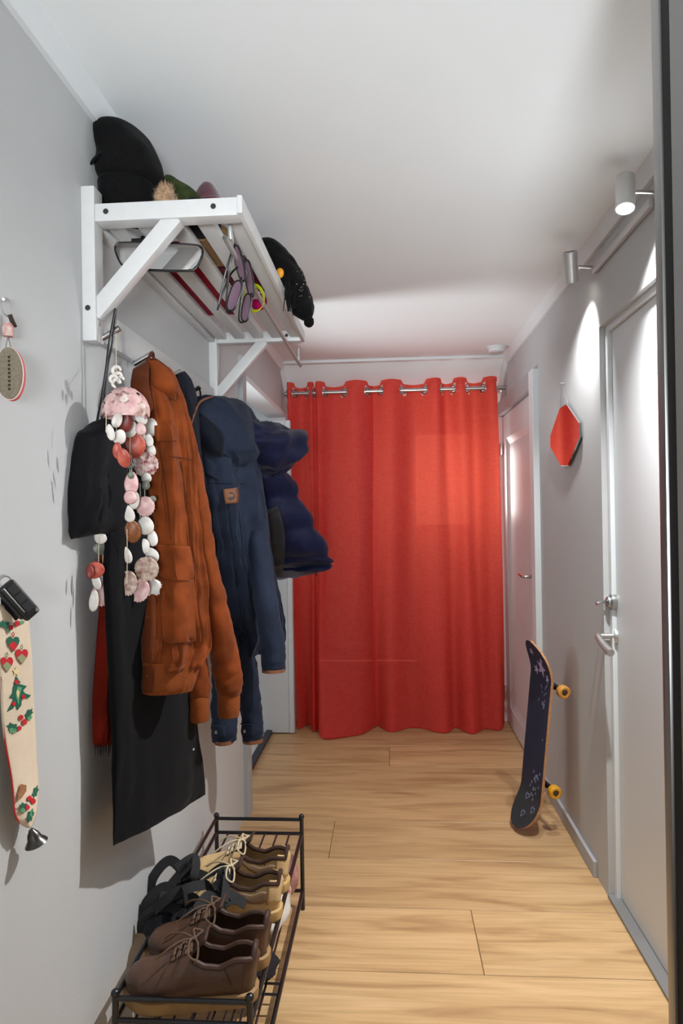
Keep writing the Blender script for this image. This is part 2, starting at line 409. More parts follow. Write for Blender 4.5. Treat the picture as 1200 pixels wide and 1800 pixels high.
# ================================================================== LAMPS ON THE RIGHT WALL
def emis(name, col, s):
    def b(nt, n, L):
        p = n['Principled BSDF']; p.inputs['Emission Color'].default_value = (*lin(col), 1); p.inputs['Emission Strength'].default_value = s
        p.inputs['Base Color'].default_value = (.8, .8, .8, 1)
    return mix_mat(name, b)
BULB = emis('lit_bulb', (255, 244, 228), 14)
LAMPM = mat('aluminium_lamp', (205, 205, 204), .35, .6)
ry0, ry1, rz = 1.835, 2.335, 2.118
sp = thing('wall_spotlight_bar', 'white two-headed spotlight bar mounted high above the near white door', 'lamp', (XR-.02, 2.08, rz-.02))
G().box((XR-.016, ry0, rz-.014), (XR, ry1, rz+.014), .006).to('bar', LAMPM, sp)
def spot_head(y, d, power, ang, blend):
    d = V(d).normalized(); piv = V((XR-.088, y, rz+.012))
    G().tube([(XR-.012, y, rz+.008), (XR-.05, y, rz+.012), (piv.x+.022, y, piv.z)], .0055, 10).to('arm', CHROME, sp)
    x = V((1, 0, 0)); x = (x-d*x.dot(d)).normalized(); yv = d.cross(x)
    M = frame(piv-d*.05, x, yv, d)
    h = G().lathe([(.0001, 0), (.022, 0), (.0245, .003), (.0245, .1), (.022, .1), (.021, .092), (.0001, .092)], M, 28).to('head', LAMPM, sp)
    for q in (-.009, 0, .009):
        g = G().box((-.016, q-.0016, -.001), (.016, q+.0016, .0006)); 
        for v in g.bm.verts: v.co = M @ v.co
        g.to('vent_slot', mat('vent_dark', (70, 70, 70), .6), h, smooth=False)
    c = M @ V((0, 0, .0965))
    G().lathe([(.0001, .093), (.0205, .093), (.0205, .0965), (.0001, .0985)], M, 24).to('bulb', BULB, h)
    l = bpy.data.lights.new('spot_light', 'SPOT'); l.energy = power; l.spot_size = radians(ang); l.spot_blend = blend; l.shadow_soft_size = .018
    l.color = (.99, .985, .98)
    o = bpy.data.objects.new('spot_light', l); COL.objects.link(o); o.location = M @ V((0, 0, .104)); o.rotation_euler = d.to_track_quat('-Z', 'Y').to_euler()
spot_head(1.80, (-.12, -.27, -.94), 150, 146, 1)
spot_head(2.33, (.14, .40, -.9), 40, 88, 1)

# smoke detector
p = W(872, 610, Z=ZC)
sd = thing('smoke_detector', 'small round white smoke detector on ceiling near the right corner', 'smoke detector', (p.x, p.y, ZC-.03))
M = frame((p.x, p.y, ZC), (1, 0, 0), (0, -1, 0), (0, 0, -1))
G().lathe([(.0001, 0), (.052, 0), (.052, .008), (.046, .012), (.044, .026), (.036, .031), (.0001, .031)], M, 32).to('housing', TRIM, sd)
G().lathe([(.0001, .031), (.02, .031), (.019, .0335), (.0001, .0338)], M, 20).to('test_button', mat('detector_button', (200, 200, 198), .5), sd)
for k in range(10):
    a = 2*pi*k/10; g = G().box((-.004, -.0015, -.001), (.004, .0015, .0015))
    c = M @ V((.029*cos(a), .029*sin(a), .0312))
    for v in g.bm.verts: v.co = Matrix.Translation(c) @ Matrix.Rotation(-a, 4, 'Z') @ v.co
    g.to('vent_slot', mat('vent_dark', (70, 70, 70), .6), sd, smooth=False)

# ================================================================== CURTAINS
ROD = V((0, 4.1, 2.05))
def curtain_mat():
    def b(nt, n, L):
        out = n['Material Output']; n.remove(n['Principled BSDF'])
        g = n.new('ShaderNodeNewGeometry'); mp = n.new('ShaderNodeMapping'); mp.inputs['Scale'].default_value = (420, 60, 30)
        L.new(g.outputs['Position'], mp.inputs[0]); n1 = n.new('ShaderNodeTexNoise'); n1.inputs['Scale'].default_value = 1; n1.inputs['Detail'].default_value = 3
        L.new(mp.outputs[0], n1.inputs['Vector'])
        mp2 = n.new('ShaderNodeMapping'); mp2.inputs['Scale'].default_value = (25, 20, 380); L.new(g.outputs['Position'], mp2.inputs[0])
        n2 = n.new('ShaderNodeTexNoise'); n2.inputs['Scale'].default_value = 1; n2.inputs['Detail'].default_value = 3; L.new(mp2.outputs[0], n2.inputs['Vector'])
        ad = n.new('ShaderNodeMath'); ad.operation = 'ADD'; L.new(n1.outputs['Fac'], ad.inputs[0]); L.new(n2.outputs['Fac'], ad.inputs[1])
        r = n.new('ShaderNodeValToRGB'); r.color_ramp.elements[0].position = .3; r.color_ramp.elements[1].position = .7
        hf_ = n.new('ShaderNodeMath'); hf_.operation = 'MULTIPLY'; hf_.inputs[1].default_value = .5; L.new(ad.outputs[0], hf_.inputs[0])
        r.color_ramp.elements[0].color = (*lin((224, 54, 54)), 1); r.color_ramp.elements[1].color = (*lin((246, 108, 102)), 1)
        L.new(hf_.outputs[0], r.inputs[0])
        d = n.new('ShaderNodeBsdfDiffuse'); L.new(r.outputs[0], d.inputs['Color'])
        t = n.new('ShaderNodeBsdfTranslucent'); t.inputs['Color'].default_value = (*lin((244, 110, 84)), 1)
        bp = n.new('ShaderNodeBump'); bp.inputs['Strength'].default_value = .25; bp.inputs['Distance'].default_value = .002; L.new(hf_.outputs[0], bp.inputs['Height'])
        L.new(bp.outputs[0], d.inputs['Normal'])
        m1 = n.new('ShaderNodeMixShader'); m1.inputs[0].default_value = .4; L.new(d.outputs[0], m1.inputs[1]); L.new(t.outputs[0], m1.inputs[2])
        tr = n.new('ShaderNodeBsdfTransparent'); tr.inputs['Color'].default_value = (1, .25, .14, 1)
        m2 = n.new('ShaderNodeMixShader'); m2.inputs[0].default_value = .08; L.new(m1.outputs[0], m2.inputs[1]); L.new(tr.outputs[0], m2.inputs[2])
        L.new(m2.outputs[0], out.inputs['Surface'])
    return mix_mat('red_linen', b)
CURT = curtain_mat()
def cr(pts, u):
    n = len(pts)-1; f = min(max(u, 0), 1)*n; i = min(int(f), n-1); t = f-i
    g = lambda k: pts[min(max(k, 0), n)]
    return [.5*((2*b)+(c-a)*t+(2*a-5*b+4*c-d)*t*t+(3*b-a-3*c+d)*t**3) for a, b, c, d in zip(g(i-1), g(i), g(i+1), g(i+2))]
def make_curtain(label, ctl):
    # ctl: (px_top, yoff_top, px_bottom, y_bottom)
    pts = []
    for (pt, yo, pb, yb) in ctl:
        xt = W(pt, 690, Y=ROD.y).x; xb = W(pb, 1250, Y=4.1).x
        pts.append((xt, yo, xb, yb))
    zt, nu, nv = ROD.z+.052, (len(ctl)-1)*9+1, 70
    def fn(u, v):
        xt, yo, xb, yb = cr(pts, u)
        w = v*v*(3-2*v)
        x = xt+(xb-xt)*v
        amp = 1-.34*min(1, v*3)
        yy = ROD.y+yo*amp + .012*noise.noise(V((u*len(ctl)*.9, v*1.7, len(ctl))))*min(1, v*4)
        # lower third: hem drifts to where it lies on the floor
        k = max(0, (v-.45)/.55)**1.6
        yy += (yb-ROD.y-yo*.3)*k
        yy += .014*sin(u*len(ctl)*4.2+v*2.5)*min(1, v*2)*.6+.03*noise.noise(V((u*len(ctl)*1.6, 5, v*3)))*max(0, v-.55)
        x += .006*noise.noise(V((u*9, v*2.2, 3.3)))*min(1, v*5)
        z = zt+(.004-zt)*v + (.012 if yo < 0 else -.012)*(1-min(1, v*14))
        return V((x, yy, z))
    nz = lambda v: zt+(.004-zt)*v
    hole = lambda u, v: abs(nz(v)-ROD.z) < .02 and abs(cr(pts, u)[1]) < .016
    th = thing('curtain', label, 'curtain', fn(.5, 1))
    def fn2(u, v):  # denser rows at the top for the eyelet holes
        return fn(u, (v*.12/.28 if v < .28 else .12+(v-.28)/.72*.88))
    hole2 = lambda u, v: hole(u, (v*.12/.28 if v < .28 else .12+(v-.28)/.72*.88))
    c = G().grid(fn2, nu, nv, hole2).to('fabric', CURT, th, sharp=False, recalc=False)
    # hem fold at the bottom
    hem = G().tube([fn(i/80, .998)+V((0, -.002, .003)) for i in range(81)], .0035, 6)
    hem.to('hem', CURT, th)
    # eyelets where the cloth passes the rod
    us = [i/400 for i in range(401)]
    for a, b in zip(us, us[1:]):
        ya, yb = cr(pts, a)[1], cr(pts, b)[1]
        if ya*yb < 0 or (ya == 0 and a > 0):
            vz = (zt-ROD.z)/(zt-.004); p = fn((a+b)/2, vz); q = fn(min(1, (a+b)/2+.004), vz)-fn(max(0, (a+b)/2-.004), vz)
            t = V((q.x, q.y, 0)).normalized(); nrm = V((-t.y, t.x, 0)); p = V((p.x, ROD.y, ROD.z))
            ring = [p+t*(.024*cos(2*pi*k/24))+V((0, 0, 1))*(.024*sin(2*pi*k/24)) for k in range(24)]
            G().tube(ring, .0048, 8, closed=True).to('eyelet', CHROME, th)
    return th
make_curtain('left red linen eyelet curtain hanging behind the coats', [
    (503, .03, 519, 4.15), (509, -.04, 527, 4.06), (528, .045, 541, 4.13), (546, -.03, 553, 4.02), (553, .006, 560, 4.05), (561, -.045, 570, 3.9),
    (586, .045, 590, 3.86), (626, -.05, 634, 3.98), (655, .045, 664, 4.1)])
make_curtain('right red linen eyelet curtain, backlit, beside the far white door', [
    (652, .03, 655, 4.09), (660, .04, 662, 4.1), (687, -.05, 690, 4.03), (728, .045, 735, 4.07), (764, -.05, 775, 4.0), (785, .045, 800, 4.06), (808, -.045, 826, 4.0), (834, .045, 852, 4.06), (860, -.045, 874, 4.06), (873, -.01, 892, 4.2)])
rd = thing('curtain_rod', 'slim steel curtain rod carrying the red curtains', 'curtain rod', (0.04, ROD.y, ROD.z-.0125))
G().cyl((-.612, ROD.y, ROD.z), (.702, ROD.y, ROD.z), .0125, seg=20).to('rod', CHROME, rd)
for x, s in ((-.612, -1), (.702, 1)):
    G().cyl((x, ROD.y, ROD.z), (x+s*.012, ROD.y, ROD.z), .016, seg=20).to('end_cap', CHROME, rd)
for x in (-.604, .694):
    G().tube([(x, ROD.y, ROD.z-.012), (x, ROD.y+.03, ROD.z-.02), (x, 4.3, ROD.z+.01)], .006, 8).to('bracket', CHROME, rd)

# white cabinet behind the curtain
cb = thing('storage_cabinet', 'low white cabinet faintly visible through the right red curtain', 'cabinet', (.43, 4.95, 0))
G().box((.2, 4.72, .03), (.66, 5.2, .8), .004).to('body', TRIM, cb)
G().box((.19, 4.70, .8), (.67, 5.2, .83), .004).to('top', TRIM, cb)
for i in range(2):
    dr = G().box((.204+i*.228, 4.705, .05), (.428+i*.228, 4.72, .785), .003).to('door', TRIM, cb)
    G().cyl((.41+i*.04, 4.705, .55), (.41+i*.04, 4.685, .55), .01, seg=12).to('knob', CHROME, dr)
w1 = thing('window_1', None, None, (.52, 6.05, 1.15)); S(w1)
for lo_, hi_ in (((.2, 6.0, 1.15), (.25, 6.08, 2.05)), ((.77, 6.0, 1.15), (.82, 6.08, 2.05)), ((.25, 6.0, 1.15), (.77, 6.08, 1.2)), ((.25, 6.0, 2.0), (.77, 6.08, 2.05))):
    G().box(lo_, hi_, .004).to('window_frame', TRIM, w1, smooth=False)

# ================================================================== WARDROBE AT THE NEAR RIGHT
def brushed():
    return mat('brushed_aluminium_profile', (150, 150, 148), .32, .85)
WY = .93; wx = W(1147, 200, Y=WY).x
wb = thing('sliding_wardrobe', 'tall grey sliding wardrobe with aluminium edge at the right picture edge', 'wardrobe', (wx+.16, .4, 0))
G().box((wx+.012, -.4, 0), (XR-.002, WY, 2.17), .002).to('body', mat('wardrobe_grey', (150, 150, 148), .5), wb, smooth=False)
G().box((wx, WY-.022, 0), (wx+.012, WY+.002, 2.17), .003).to('edge_profile', brushed(), wb)
G().box((wx+.004, WY-.055, 0), (wx+.0125, WY-.022, 2.17)).to('gap', mat('dark_gap', (16, 16, 16), .7), wb, smooth=False)
G().box((wx, -.36, .02), (wx+.012, WY-.055, 2.15), .002).to('sliding_door', mat('wardrobe_door', (128, 128, 126), .4), wb, smooth=False)

# ================================================================== FACETED MIRROR
mc = [(995, 709), (983, 716), (966, 766), (966, 786), (985, 820), (998, 819), (1019, 768), (1018, 743)]
mir = mat('mirror_glass', (236, 236, 236), .02, 1)
mt = thing('wall_mirror', 'elongated frameless mirror hung by string, reflecting the red curtain', 'mirror', W(992, 820, X=XR-.02))
px = XR-.014
mp_ = [W(x, y, X=px) for x, y in mc]
cc = sum(mp_, V())/8
G().prism([p+V((.004, 0, 0)) for p in mp_], V((.003, 0, 0))).to('backing', mat('mirror_backing', (60, 58, 55), .6), mt, smooth=False)
g = G(); inn = [cc+(p-cc)*.965 for p in mp_]
a = [g.bm.verts.new(p+V((.004, 0, 0))) for p in mp_]; b = [g.bm.verts.new(p) for p in inn]
g.bm.faces.new(b)
for i in range(8): g.bm.faces.new((a[i], a[(i+1) % 8], b[(i+1) % 8], b[i]))
g.to('glass', mir, mt, smooth=False)
nail = W(987, 674, X=XR-.012)
G().tube([mp_[0]+V((.006, 0, 0)), nail, mp_[1]+V((.006, .004, 0))], .0012, 6).to('string', SATIN, mt)
G().cyl(nail+V((.012, 0, 0)), nail-V((.006, 0, 0)), .003, seg=8).to('nail', SATIN, mt)

# ================================================================== COAT RACK
Y0, Y1 = 1.376, 2.432
cr_ = thing('coat_rack', 'white slatted wall coat rack with diagonal braces and steel hooks', 'coat rack', (XL+.15, 1.9, 1.676))
XF = -.303; ZS = 1.935
HOLE = mat('dark_hole', (40, 38, 36), .7)
for y in (Y0, Y1-.042):
    G().box((XL, y, 1.676), (XL+.03, y+.042, 2.004), .003).to('post', RACKW, cr_)
    G().box((XL+.03, y, ZS-.008), (XF, y+.042, ZS+.03), .003).to('arm', RACKW, cr_)
    G().beam((XL+.02, y+.021, 1.735), (XL+.2, y+.021, ZS), .036, .03, .003, up=(0, 1, 0)).to('brace', RACKW, cr_)
    for (x, z) in ((XL+.055, ZS+.012), (XF-.05, ZS+.012), (XL+.013, 1.745)):
        yy = y-.0006
        M = frame((x, yy, z), (1, 0, 0), (0, 0, 1), (0, -1, 0))
        G().lathe([(.0001, .0008), (.0058, .0008), (.0058, 0)], M, 14).to('screw', HOLE, cr_)
    M = frame((XL+.0302, y+.02, 1.715), (0, 1, 0), (0, 0, 1), (1, 0, 0))
    G().lathe([(.0001, .0006), (.0045, .0006), (.0045, 0)], M, 12).to('screw', mat('grey_plug', (150, 150, 148), .5), cr_)
n = 5; wS = .037; gap = ((XF)-(XL+.03)-n*wS)/(n-1)
for i in range(n):
    x = XL+.03+i*(wS+gap)
    G().box((x, Y0+.042, ZS+.004), (x+wS, Y1-.042, ZS+.022), .003).to('slat', RACKW, cr_)
# front rail (taller lip)
G().box((XF-.001, Y0+.0, ZS-.004), (XF+.011, Y1, ZS+.034), .003).to('front_rail', RACKW, cr_)
G().box((XL, Y0+.042, ZS-.004), (XL+.024, Y1-.042, ZS+.03), .002).to('back_rail', RACKW, cr_)
G().box((XL, Y0+.042, 1.69), (XL+.018, Y1-.042, 1.762), .002).to('hook_rail', RACKW, cr_)
hooks = []
hk = G().tube([(0, 0, 0), (.05, 0, .026)], [.0065, .0065], 12).mesh('hook', CHROME)
hk.set_sharp_from_angle(angle=radians(40))
for (hx, hy) in ((210, 577), (270, 620), (318, 652), (352, 680), (378, 700)):
    tp = W(hx, hy, X=XL+.066); y = tp.y
    hooks.append(y)
    inst('hook', hk, Matrix.Translation((XL+.016, y, tp.z-.026)), cr_)
# steel bar under the front
XB, ZBAR = -.335, 1.868
pA = W(406, 436, X=XB); pB = W(524, 626, X=XB)
bz = pA.z
bar = G().tube([(XB, pA.y-.004, ZS+.01), (XB, pA.y-.006, bz+.04), (XB, pA.y+.004, bz+.01), (XB, pA.y+.03, bz-.002), (XB, pB.y-.02, bz-.002), (XB, pB.y, bz+.006), (XB, pB.y+.004, bz+.03), (XB, pB.y+.004, ZS+.01)], .006, 10, smooth=3)
bar.to('hanging_bar', mat('dull_steel_bar', (176, 176, 174), .5, .55), cr_)
BARZ, BARY = bz-.002, pA.y
print('BAR', pA, pB)

# car rear-view mirror hung under the shelf
rm = thing('rear_view_mirror', 'black-rimmed car rear-view mirror hooked under the coat rack shelf', 'mirror', W(285, 475, Y=1.47))
RY = 1.47
out = [(203, 440), (205, 430), (215, 427), (260, 427), (310, 429), (348, 432), (356, 440), (355, 450), (348, 466), (338, 475), (300, 476), (250, 474), (225, 472), (212, 462)]
op = [W(x, y, Y=RY+.0004*(x-200)*.1) for x, y in out]; c = sum(op, V())/len(op)
g = G(); rings = []
for k, (sc, dy) in enumerate(((1.0, 0), (1.0, .008), (.9, .02), (.6, .03), (.2, .034))):
    rings.append([c+(p-c)*sc+V((0, dy, 0)) for p in op])
g.loft(rings); g.to('housing', BLACKP, rm)
G().tube([p+V((0, -.001, 0)) for p in op], .0026, 8, closed=True, smooth=3).to('rim', BLACKP, rm)
g = G(); g.bm.faces.new([g.bm.verts.new(c+(p-c)*.985+V((0, -.0025, 0))) for p in op]); g.to('glass', mir, rm, smooth=False)
pt = W(248, 424, Y=RY+.01)
G().box(pt+V((-.022, -.004, -.003)), pt+V((.022, .02, .006)), .002).to('mount', BLACKP, rm)
G().tube([pt+V((0, .01, .004)), (pt.x, pt.y+.014, ZS+.004)], .006, 8).to('stem', BLACKP, rm)

# ================================================================== GLASSES ON THE BAR
LENS = None
def lensmat():
    def b(nt, n, L):
        p = n['Principled BSDF']; p.inputs['Base Color'].default_value = (*lin((150, 120, 140)), 1); p.inputs['Roughness'].default_value = .06
        p.inputs['Alpha'].default_value = .8; p.inputs['Metallic'].default_value = .45
    return mix_mat('violet_lens', b)
LENS = lensmat()
def lens_loop(c, a, b, n=14, sq=2.6):
    """outline of a lens: centre c, half axes a (long) and b (short)"""
    r = []
    for k in range(n):
        t = 2*pi*k/n; x, y = cos(t), sin(t)
        f = 1/((abs(x)**sq+abs(y)**sq)**(1/sq))
        r.append(c+a*(x*f)+b*(y*f))
    return r
def glasses(label, Yd, l1, l2, temples, bridge):
    gl = thing('eyeglasses', label, 'glasses', W(l2[0], l2[1]+40, Y=Yd), 'glasses hanging from the coat rack bar')
    for (x, y, lx, ly, wx_, wy_) in (l1, l2):
        c = W(x, y, Y=Yd); a = W(x+lx, y+ly, Y=Yd+.004)-c; b = W(x+wx_, y+wy_, Y=Yd-.006)-c
        lp = lens_loop(c, a, b)
        fr = G().tube(lp, .0024, 7, closed=True, smooth=2).to('rim', BLACKP, gl)
        g = G(); nn = a.cross(b).normalized()*.001
        g.prism([c+(p-c)*.97 for p in lp], nn); g.to('lens', LENS, gl)
    for t in temples:
        G().tube([W(x, y, Y=Yd+dy) for x, y, dy in t], .0024, 6, smooth=4).to('temple', BLACKP, gl)
    G().tube([W(x, y, Y=Yd+dy) for x, y, dy in bridge], .002, 6, smooth=4).to('bridge', BLACKP, gl)
YG = pA.y+.05
glasses('black-framed glasses with violet lenses, nearest on the steel bar', YG, (421, 463, 7, 31, 6, -3), (412, 520, -8, 26, 9, 2),
        [[(413, 428, 0), (408, 440, .01), (396, 480, .03), (384, 535, .04)], [(412, 432, 0), (404, 465, .015), (400, 500, .02), (398, 546, .02), (409, 547, 0)], [(417, 470, 0), (404, 484, .03), (390, 520, .05), (382, 545, .05)]],
        [(424, 488, 0), (423, 496, -.003), (419, 500, 0)])
glasses('black-framed glasses with violet lenses beside the yellow wristband', YG+.1, (438, 490, 5, 32, 6, -3), (433, 541, -4, 24, 7, 2),
        [[(430, 450, 0), (427, 480, .02), (424, 520, .03), (420, 563, .02), (431, 565, 0)], [(433, 462, 0), (425, 470, .03), (420, 520, .04)]],
        [(442, 515, 0), (441, 519, -.003), (438, 522, 0)])
c = W(441, 503, Y=YG+.2)
wbn = thing('wristband', 'neon yellow wristband looped on the coat rack bar', 'wristband', c-V((0, 0, .04)))
rr = .032
g = G()
ax_ = V((.5, .2, 0)).normalized()
rg = [V((XB, c.y, BARZ-.028))+ax_*(.026*cos(2*pi*k/32))+V((0, 0, 1))*(.034*sin(2*pi*k/32)) for k in range(32)]
g.tube(rg, .012, 8, closed=True, flat=.1, ref=(rg[0]-rg[16]).normalized()); g.to('band', mat('neon_yellow', (205, 222, 20), .5), wbn)
G().tube([rg[20]+V((.001, -.002, 0)), rg[21]+V((.001, -.004, 0)), rg[22]+V((.001, -.002, 0))], .0012, 5).to('print_mark', BLACKP, wbn)

# ================================================================== GARMENTS
def garment(rows, N=48, M=64, folds=0, amp=0, seed=0, quilt=0, qn=0, flatp=.8, wr=.004):
    """closed hanging cloth body. rows: (xl, yl, Xl, xr, yr, Xr, t) = left/right outline point (pixel + distance from wall) and half thickness"""
    pts = []
    for (xl, yl, Xl, xr, yr, Xr, t) in rows:
        a, b = W(xl, yl, X=Xl), W(xr, yr, X=Xr); pts.append((*a, *b, t))
    rings = []
    for i in range(N):
        v = i/(N-1); q = cr(pts, v); a, b, t = V(q[:3]), V(q[3:6]), q[6]
        c = (a+b)/2; ax_ = (b-a)/2; nn = V((ax_.y, -ax_.x, 0)); nn = nn.normalized() if nn.length > 1e-6 else V((0, -1, 0))
        ring = []
        for k in range(M):
            th_ = 2*pi*k/M; cx, sy_ = cos(th_), sin(th_)
            cx = math.copysign(abs(cx)**flatp, cx); sy2 = math.copysign(abs(sy_)**flatp, sy_)
            p = c+ax_*cx+nn*(t*sy2)
            if folds:
                u = cx*folds*pi/2+seed+1.2*noise.noise(V((v*2.5, seed, 0)))
                p += nn*(amp*sin(u)*abs(sy_)*min(1, .35+v*1.1)*(1 if sy_ > 0 else -.6))
            if quilt:
                p += nn*(quilt*abs(sin(v*qn*pi))*sy2)+ax_.normalized()*(quilt*.5*abs(sin(v*qn*pi))*cx)
            if folds:
                fz = noise.noise(V((cx*folds*1.3+seed*3, v*2.2+cx, seed)))+.6*noise.noise(V((cx*folds*2.9+v*1.5, v*4.5, seed+7)))
                cz = abs(noise.noise(V((cx*3+v*9, v*7-cx*2, seed+3))))
                p += nn*((amp*1.1*fz-amp*.8*(.25-cz))*sy2*min(1, .3+v*1.5))
            w = noise.noise_vector(p*13+V((seed, 0, 0)))*wr*1.3+noise.noise_vector(p*V((38, 38, 16)).length*.6+V((0, seed, 0)))*wr*.5
            ring.append(p+w)
        rings.append(ring)
    return G().loft(rings)
def limb(pts, seg=28, smooth=6, flat=.8, wr=.09, seed=0, rings=0, cap=True):
    """sleeve through (px, py, X, radius)"""
    def dsp(p, v, an):
        return 1+wr*noise.noise(p*22+V((seed, 0, 0)))*1.3+wr*1.2*noise.noise(V((p.x*24+p.z*14, p.y*24, p.z*46+seed)))-wr*1.4*max(0, .18-abs(noise.noise(V((p.x*16-p.z*10, p.y*16, p.z*30+seed*2)))))*4+(rings and .02*sin(v*rings))
    return G().tube([W(x, y, X=X) for x, y, X, r in pts], [r for *_, r in pts], seg, smooth=smooth, flat=flat, disp=dsp, cap=cap)
def patch(bv, outline, off=.003, n=10, thick=.002):
    """cloth patch lying on a body, from a pixel outline given as left and right polylines top to bottom"""
    L_, R_ = outline; last = None; g = G(); P = []
    for j in range(n+1):
        v = j/n; a = cr([V(p) for p in L_], v); b = cr([V(p) for p in R_], v); row = []
        for i in range(n+1):
            u = i/n; x, y = a[0]+(b[0]-a[0])*u, a[1]+(b[1]-a[1])*u
            p, ok = on(bv, x, y, off, last)
            if p is None: p = W(x, y, X=-.5)
            last = p; row.append(p)
        P.append(row)
    vs = [[g.bm.verts.new(p) for p in r] for r in P]
    for j in range(n):
        for i in range(n): g.bm.faces.new((vs[j][i], vs[j][i+1], vs[j+1][i+1], vs[j+1][i]))
    return g
def seam(bv, px, r=.0012, off=.0005, n=6, seg=5):
    pts = []; last = None
    q = [V((x, y, 0)) for x, y in px]
    for i in range(n*(len(q)-1)+1):
        c = cr(q, i/(n*(len(q)-1))); p, ok = on(bv, c[0], c[1], off, last)
        if p is not None: pts.append(p); last = p
    return G().tube(pts, r, seg) if len(pts) > 1 else None
def fab(name, col, var=.25, rough=.95, sheen=.04, bump=.35, bscale=420, vs=14):
    return mat(name, col, rough, var=var, vscale=vs, bump=bump, bscale=bscale, sheen=min(sheen, .05), spec=.15)
SUEDE = fab('rust_suede', (112, 52, 19), .25, vs=18, sheen=.35)
SUEDE_D = fab('rust_suede_dark', (86, 40, 17), .2, vs=18)
RIB = fab('rust_ribbed_knit', (120, 61, 26), .12, bump=.7, bscale=300)
NAVY = fab('navy_waxed_cotton', (31, 39, 56), .14, .75, .12)
NAVY_D = fab('dark_navy_lining', (20, 23, 34), .1)
PUFF = fab('deep_blue_nylon', (15, 19, 48), .12, .55, .15, bump=.2)
GREYP = fab('dark_brown_grey_nylon', (44, 42, 44), .1, .7)
BLACKF = fab('black_felt', (13, 13, 16), .12)
BLACKC = fab('black_cotton', (15, 15, 19), .1, .85)
RUST = fab('rust_red_cotton', (112, 26, 12), .2)
LEATH = mat('tan_leather_trim', (122, 74, 46), .55, var=.1, bump=.1)
SNAP = mat('dull_snap', (125, 120, 112), .35, .9)

# ---- rust red garment against the wall
rg_ = thing('red_scarf', 'dark rust-red cloth hanging at the wall behind the black coat', 'scarf', W(185, 1310, X=-.61))
garment([(205, 760, -.622, 232, 755, -.602, .008), (182, 900, -.622, 215, 900, -.6, .01), (173, 1080, -.623, 207, 1080, -.598, .012), (164, 1250, -.623, 207, 1250, -.598, .013), (165, 1300, -.623, 206, 1296, -.6, .012), (168, 1313, -.622, 203, 1306, -.602, .006)], folds=3, amp=.004, seed=4, wr=.002).to('cloth', RUST, rg_)
for i in range(10):
    a = W(168+i*3.8, 1309-i*.5, X=-.612)
    G().tube([a, a+V((random.uniform(-.003, .003), 0, -.02-random.random()*.012))], [.0016, .0006], 5).to('fringe', mat('black_thread', (24, 20, 20), .9), rg_)

# ---- long black coat
bc = thing('long_coat', 'long black felt coat with pointed hem, lowest on the coat rack', 'coat', W(280, 1470, X=-.55))
bcb = garment([(262, 690, -.6, 306, 672, -.575, .012), (225, 760, -.592, 312, 760, -.555, .02), (188, 950, -.585, 305, 950, -.53, .022), (192, 1150, -.58, 332, 1150, -.51, .022), (199, 1300, -.578, 346, 1290, -.503, .02), (200, 1440, -.576, 357, 1365, -.5, .016), (199, 1487, -.575, 360, 1397, -.5, .007)], folds=2, amp=.006, seed=1, wr=.0015, flatp=.6)
bvb = bcb.bvh(); bcb.to('body', BLACKF, bc)
s = seam(bvb, [(345, 1120), (352, 1250), (352, 1360)], .0008)
if s: s.to('seam', BLACKC, bc)
M = facing(W(341, 1316, X=-.5)); p_, _ = on(bvb, 340, 1317, .002)
if p_ is not None: G().lathe([(.0001, .002), (.0028, .0015), (.003, 0)], facing(p_), 10).to('stud', SATIN, bc)
dk = garment([(312, 655, -.585, 326, 652, -.565, .008), (306, 675, -.588, 334, 668, -.56, .02), (304, 720, -.588, 342, 715, -.553, .028), (312, 800, -.585, 350, 800, -.545, .03), (330, 900, -.585, 362, 900, -.54, .03)], folds=3, amp=.005, seed=2)
dk.to('collar', fab('charcoal_navy_wool', (34, 36, 46), .12), bc)

# ---- rust suede bomber jacket
bj = thing('suede_jacket', 'rust-brown suede bomber jacket with ribbed cuffs and flap pocket', 'jacket', W(320, 1265, X=-.5))
rowsB = [(256, 634, -.58, 272, 630, -.56, .006), (240, 652, -.58, 298, 655, -.53, .022), (238, 700, -.575, 316, 700, -.51, .034), (246, 760, -.57, 326, 760, -.495, .042), (254, 860, -.56, 338, 860, -.475, .046), (256, 980, -.555, 352, 980, -.455, .048), (250, 1080, -.55, 359, 1080, -.44, .05), (247, 1140, -.548, 360, 1135, -.437, .052), (250, 1168, -.546, 352, 1163, -.44, .046), (256, 1178, -.54, 345, 1172, -.447, .036)]
bjg = garment(rowsB, N=110, M=110, folds=4, amp=.012, seed=3, wr=.005); bvj = bjg.bvh(); bjb = bjg.to('body', SUEDE, bj)
hemg = garment([(250, 1163, -.545, 349, 1158, -.443, .036), (250, 1180, -.545, 347, 1172, -.446, .04), (249, 1205, -.545, 340, 1196, -.452, .04), (250, 1219, -.545, 336, 1211, -.455, .034)], N=16, wr=.001, folds=26, amp=.0016); bvh_ = hemg.bvh()
hemg.to('hem_band', RIB, bj)
# collar: two turned-down wings and the neck loop
g = garment([(236, 650, -.578, 262, 634, -.555, .012), (230, 676, -.578, 262, 672, -.54, .02), (238, 712, -.572, 264, 706, -.53, .018), (250, 726, -.566, 262, 722, -.53, .008)], N=20, seed=9, wr=.002); g.to('collar', SUEDE_D, bj)
g = garment([(262, 634, -.55, 276, 636, -.54, .01), (266, 650, -.545, 302, 662, -.51, .016), (268, 676, -.54, 309, 684, -.5, .016), (282, 694, -.53, 309, 704, -.5, .006)], N=20, seed=11, wr=.002); g.to('collar', SUEDE, bj)
G().tube([W(256, 650, X=-.56), W(262, 628, X=-.56), W(268, 620, X=-.565), W(270, 632, X=-.555), W(268, 650, X=-.55)], .0035, 8, smooth=4).to('hanger_loop', SUEDE_D, bj)
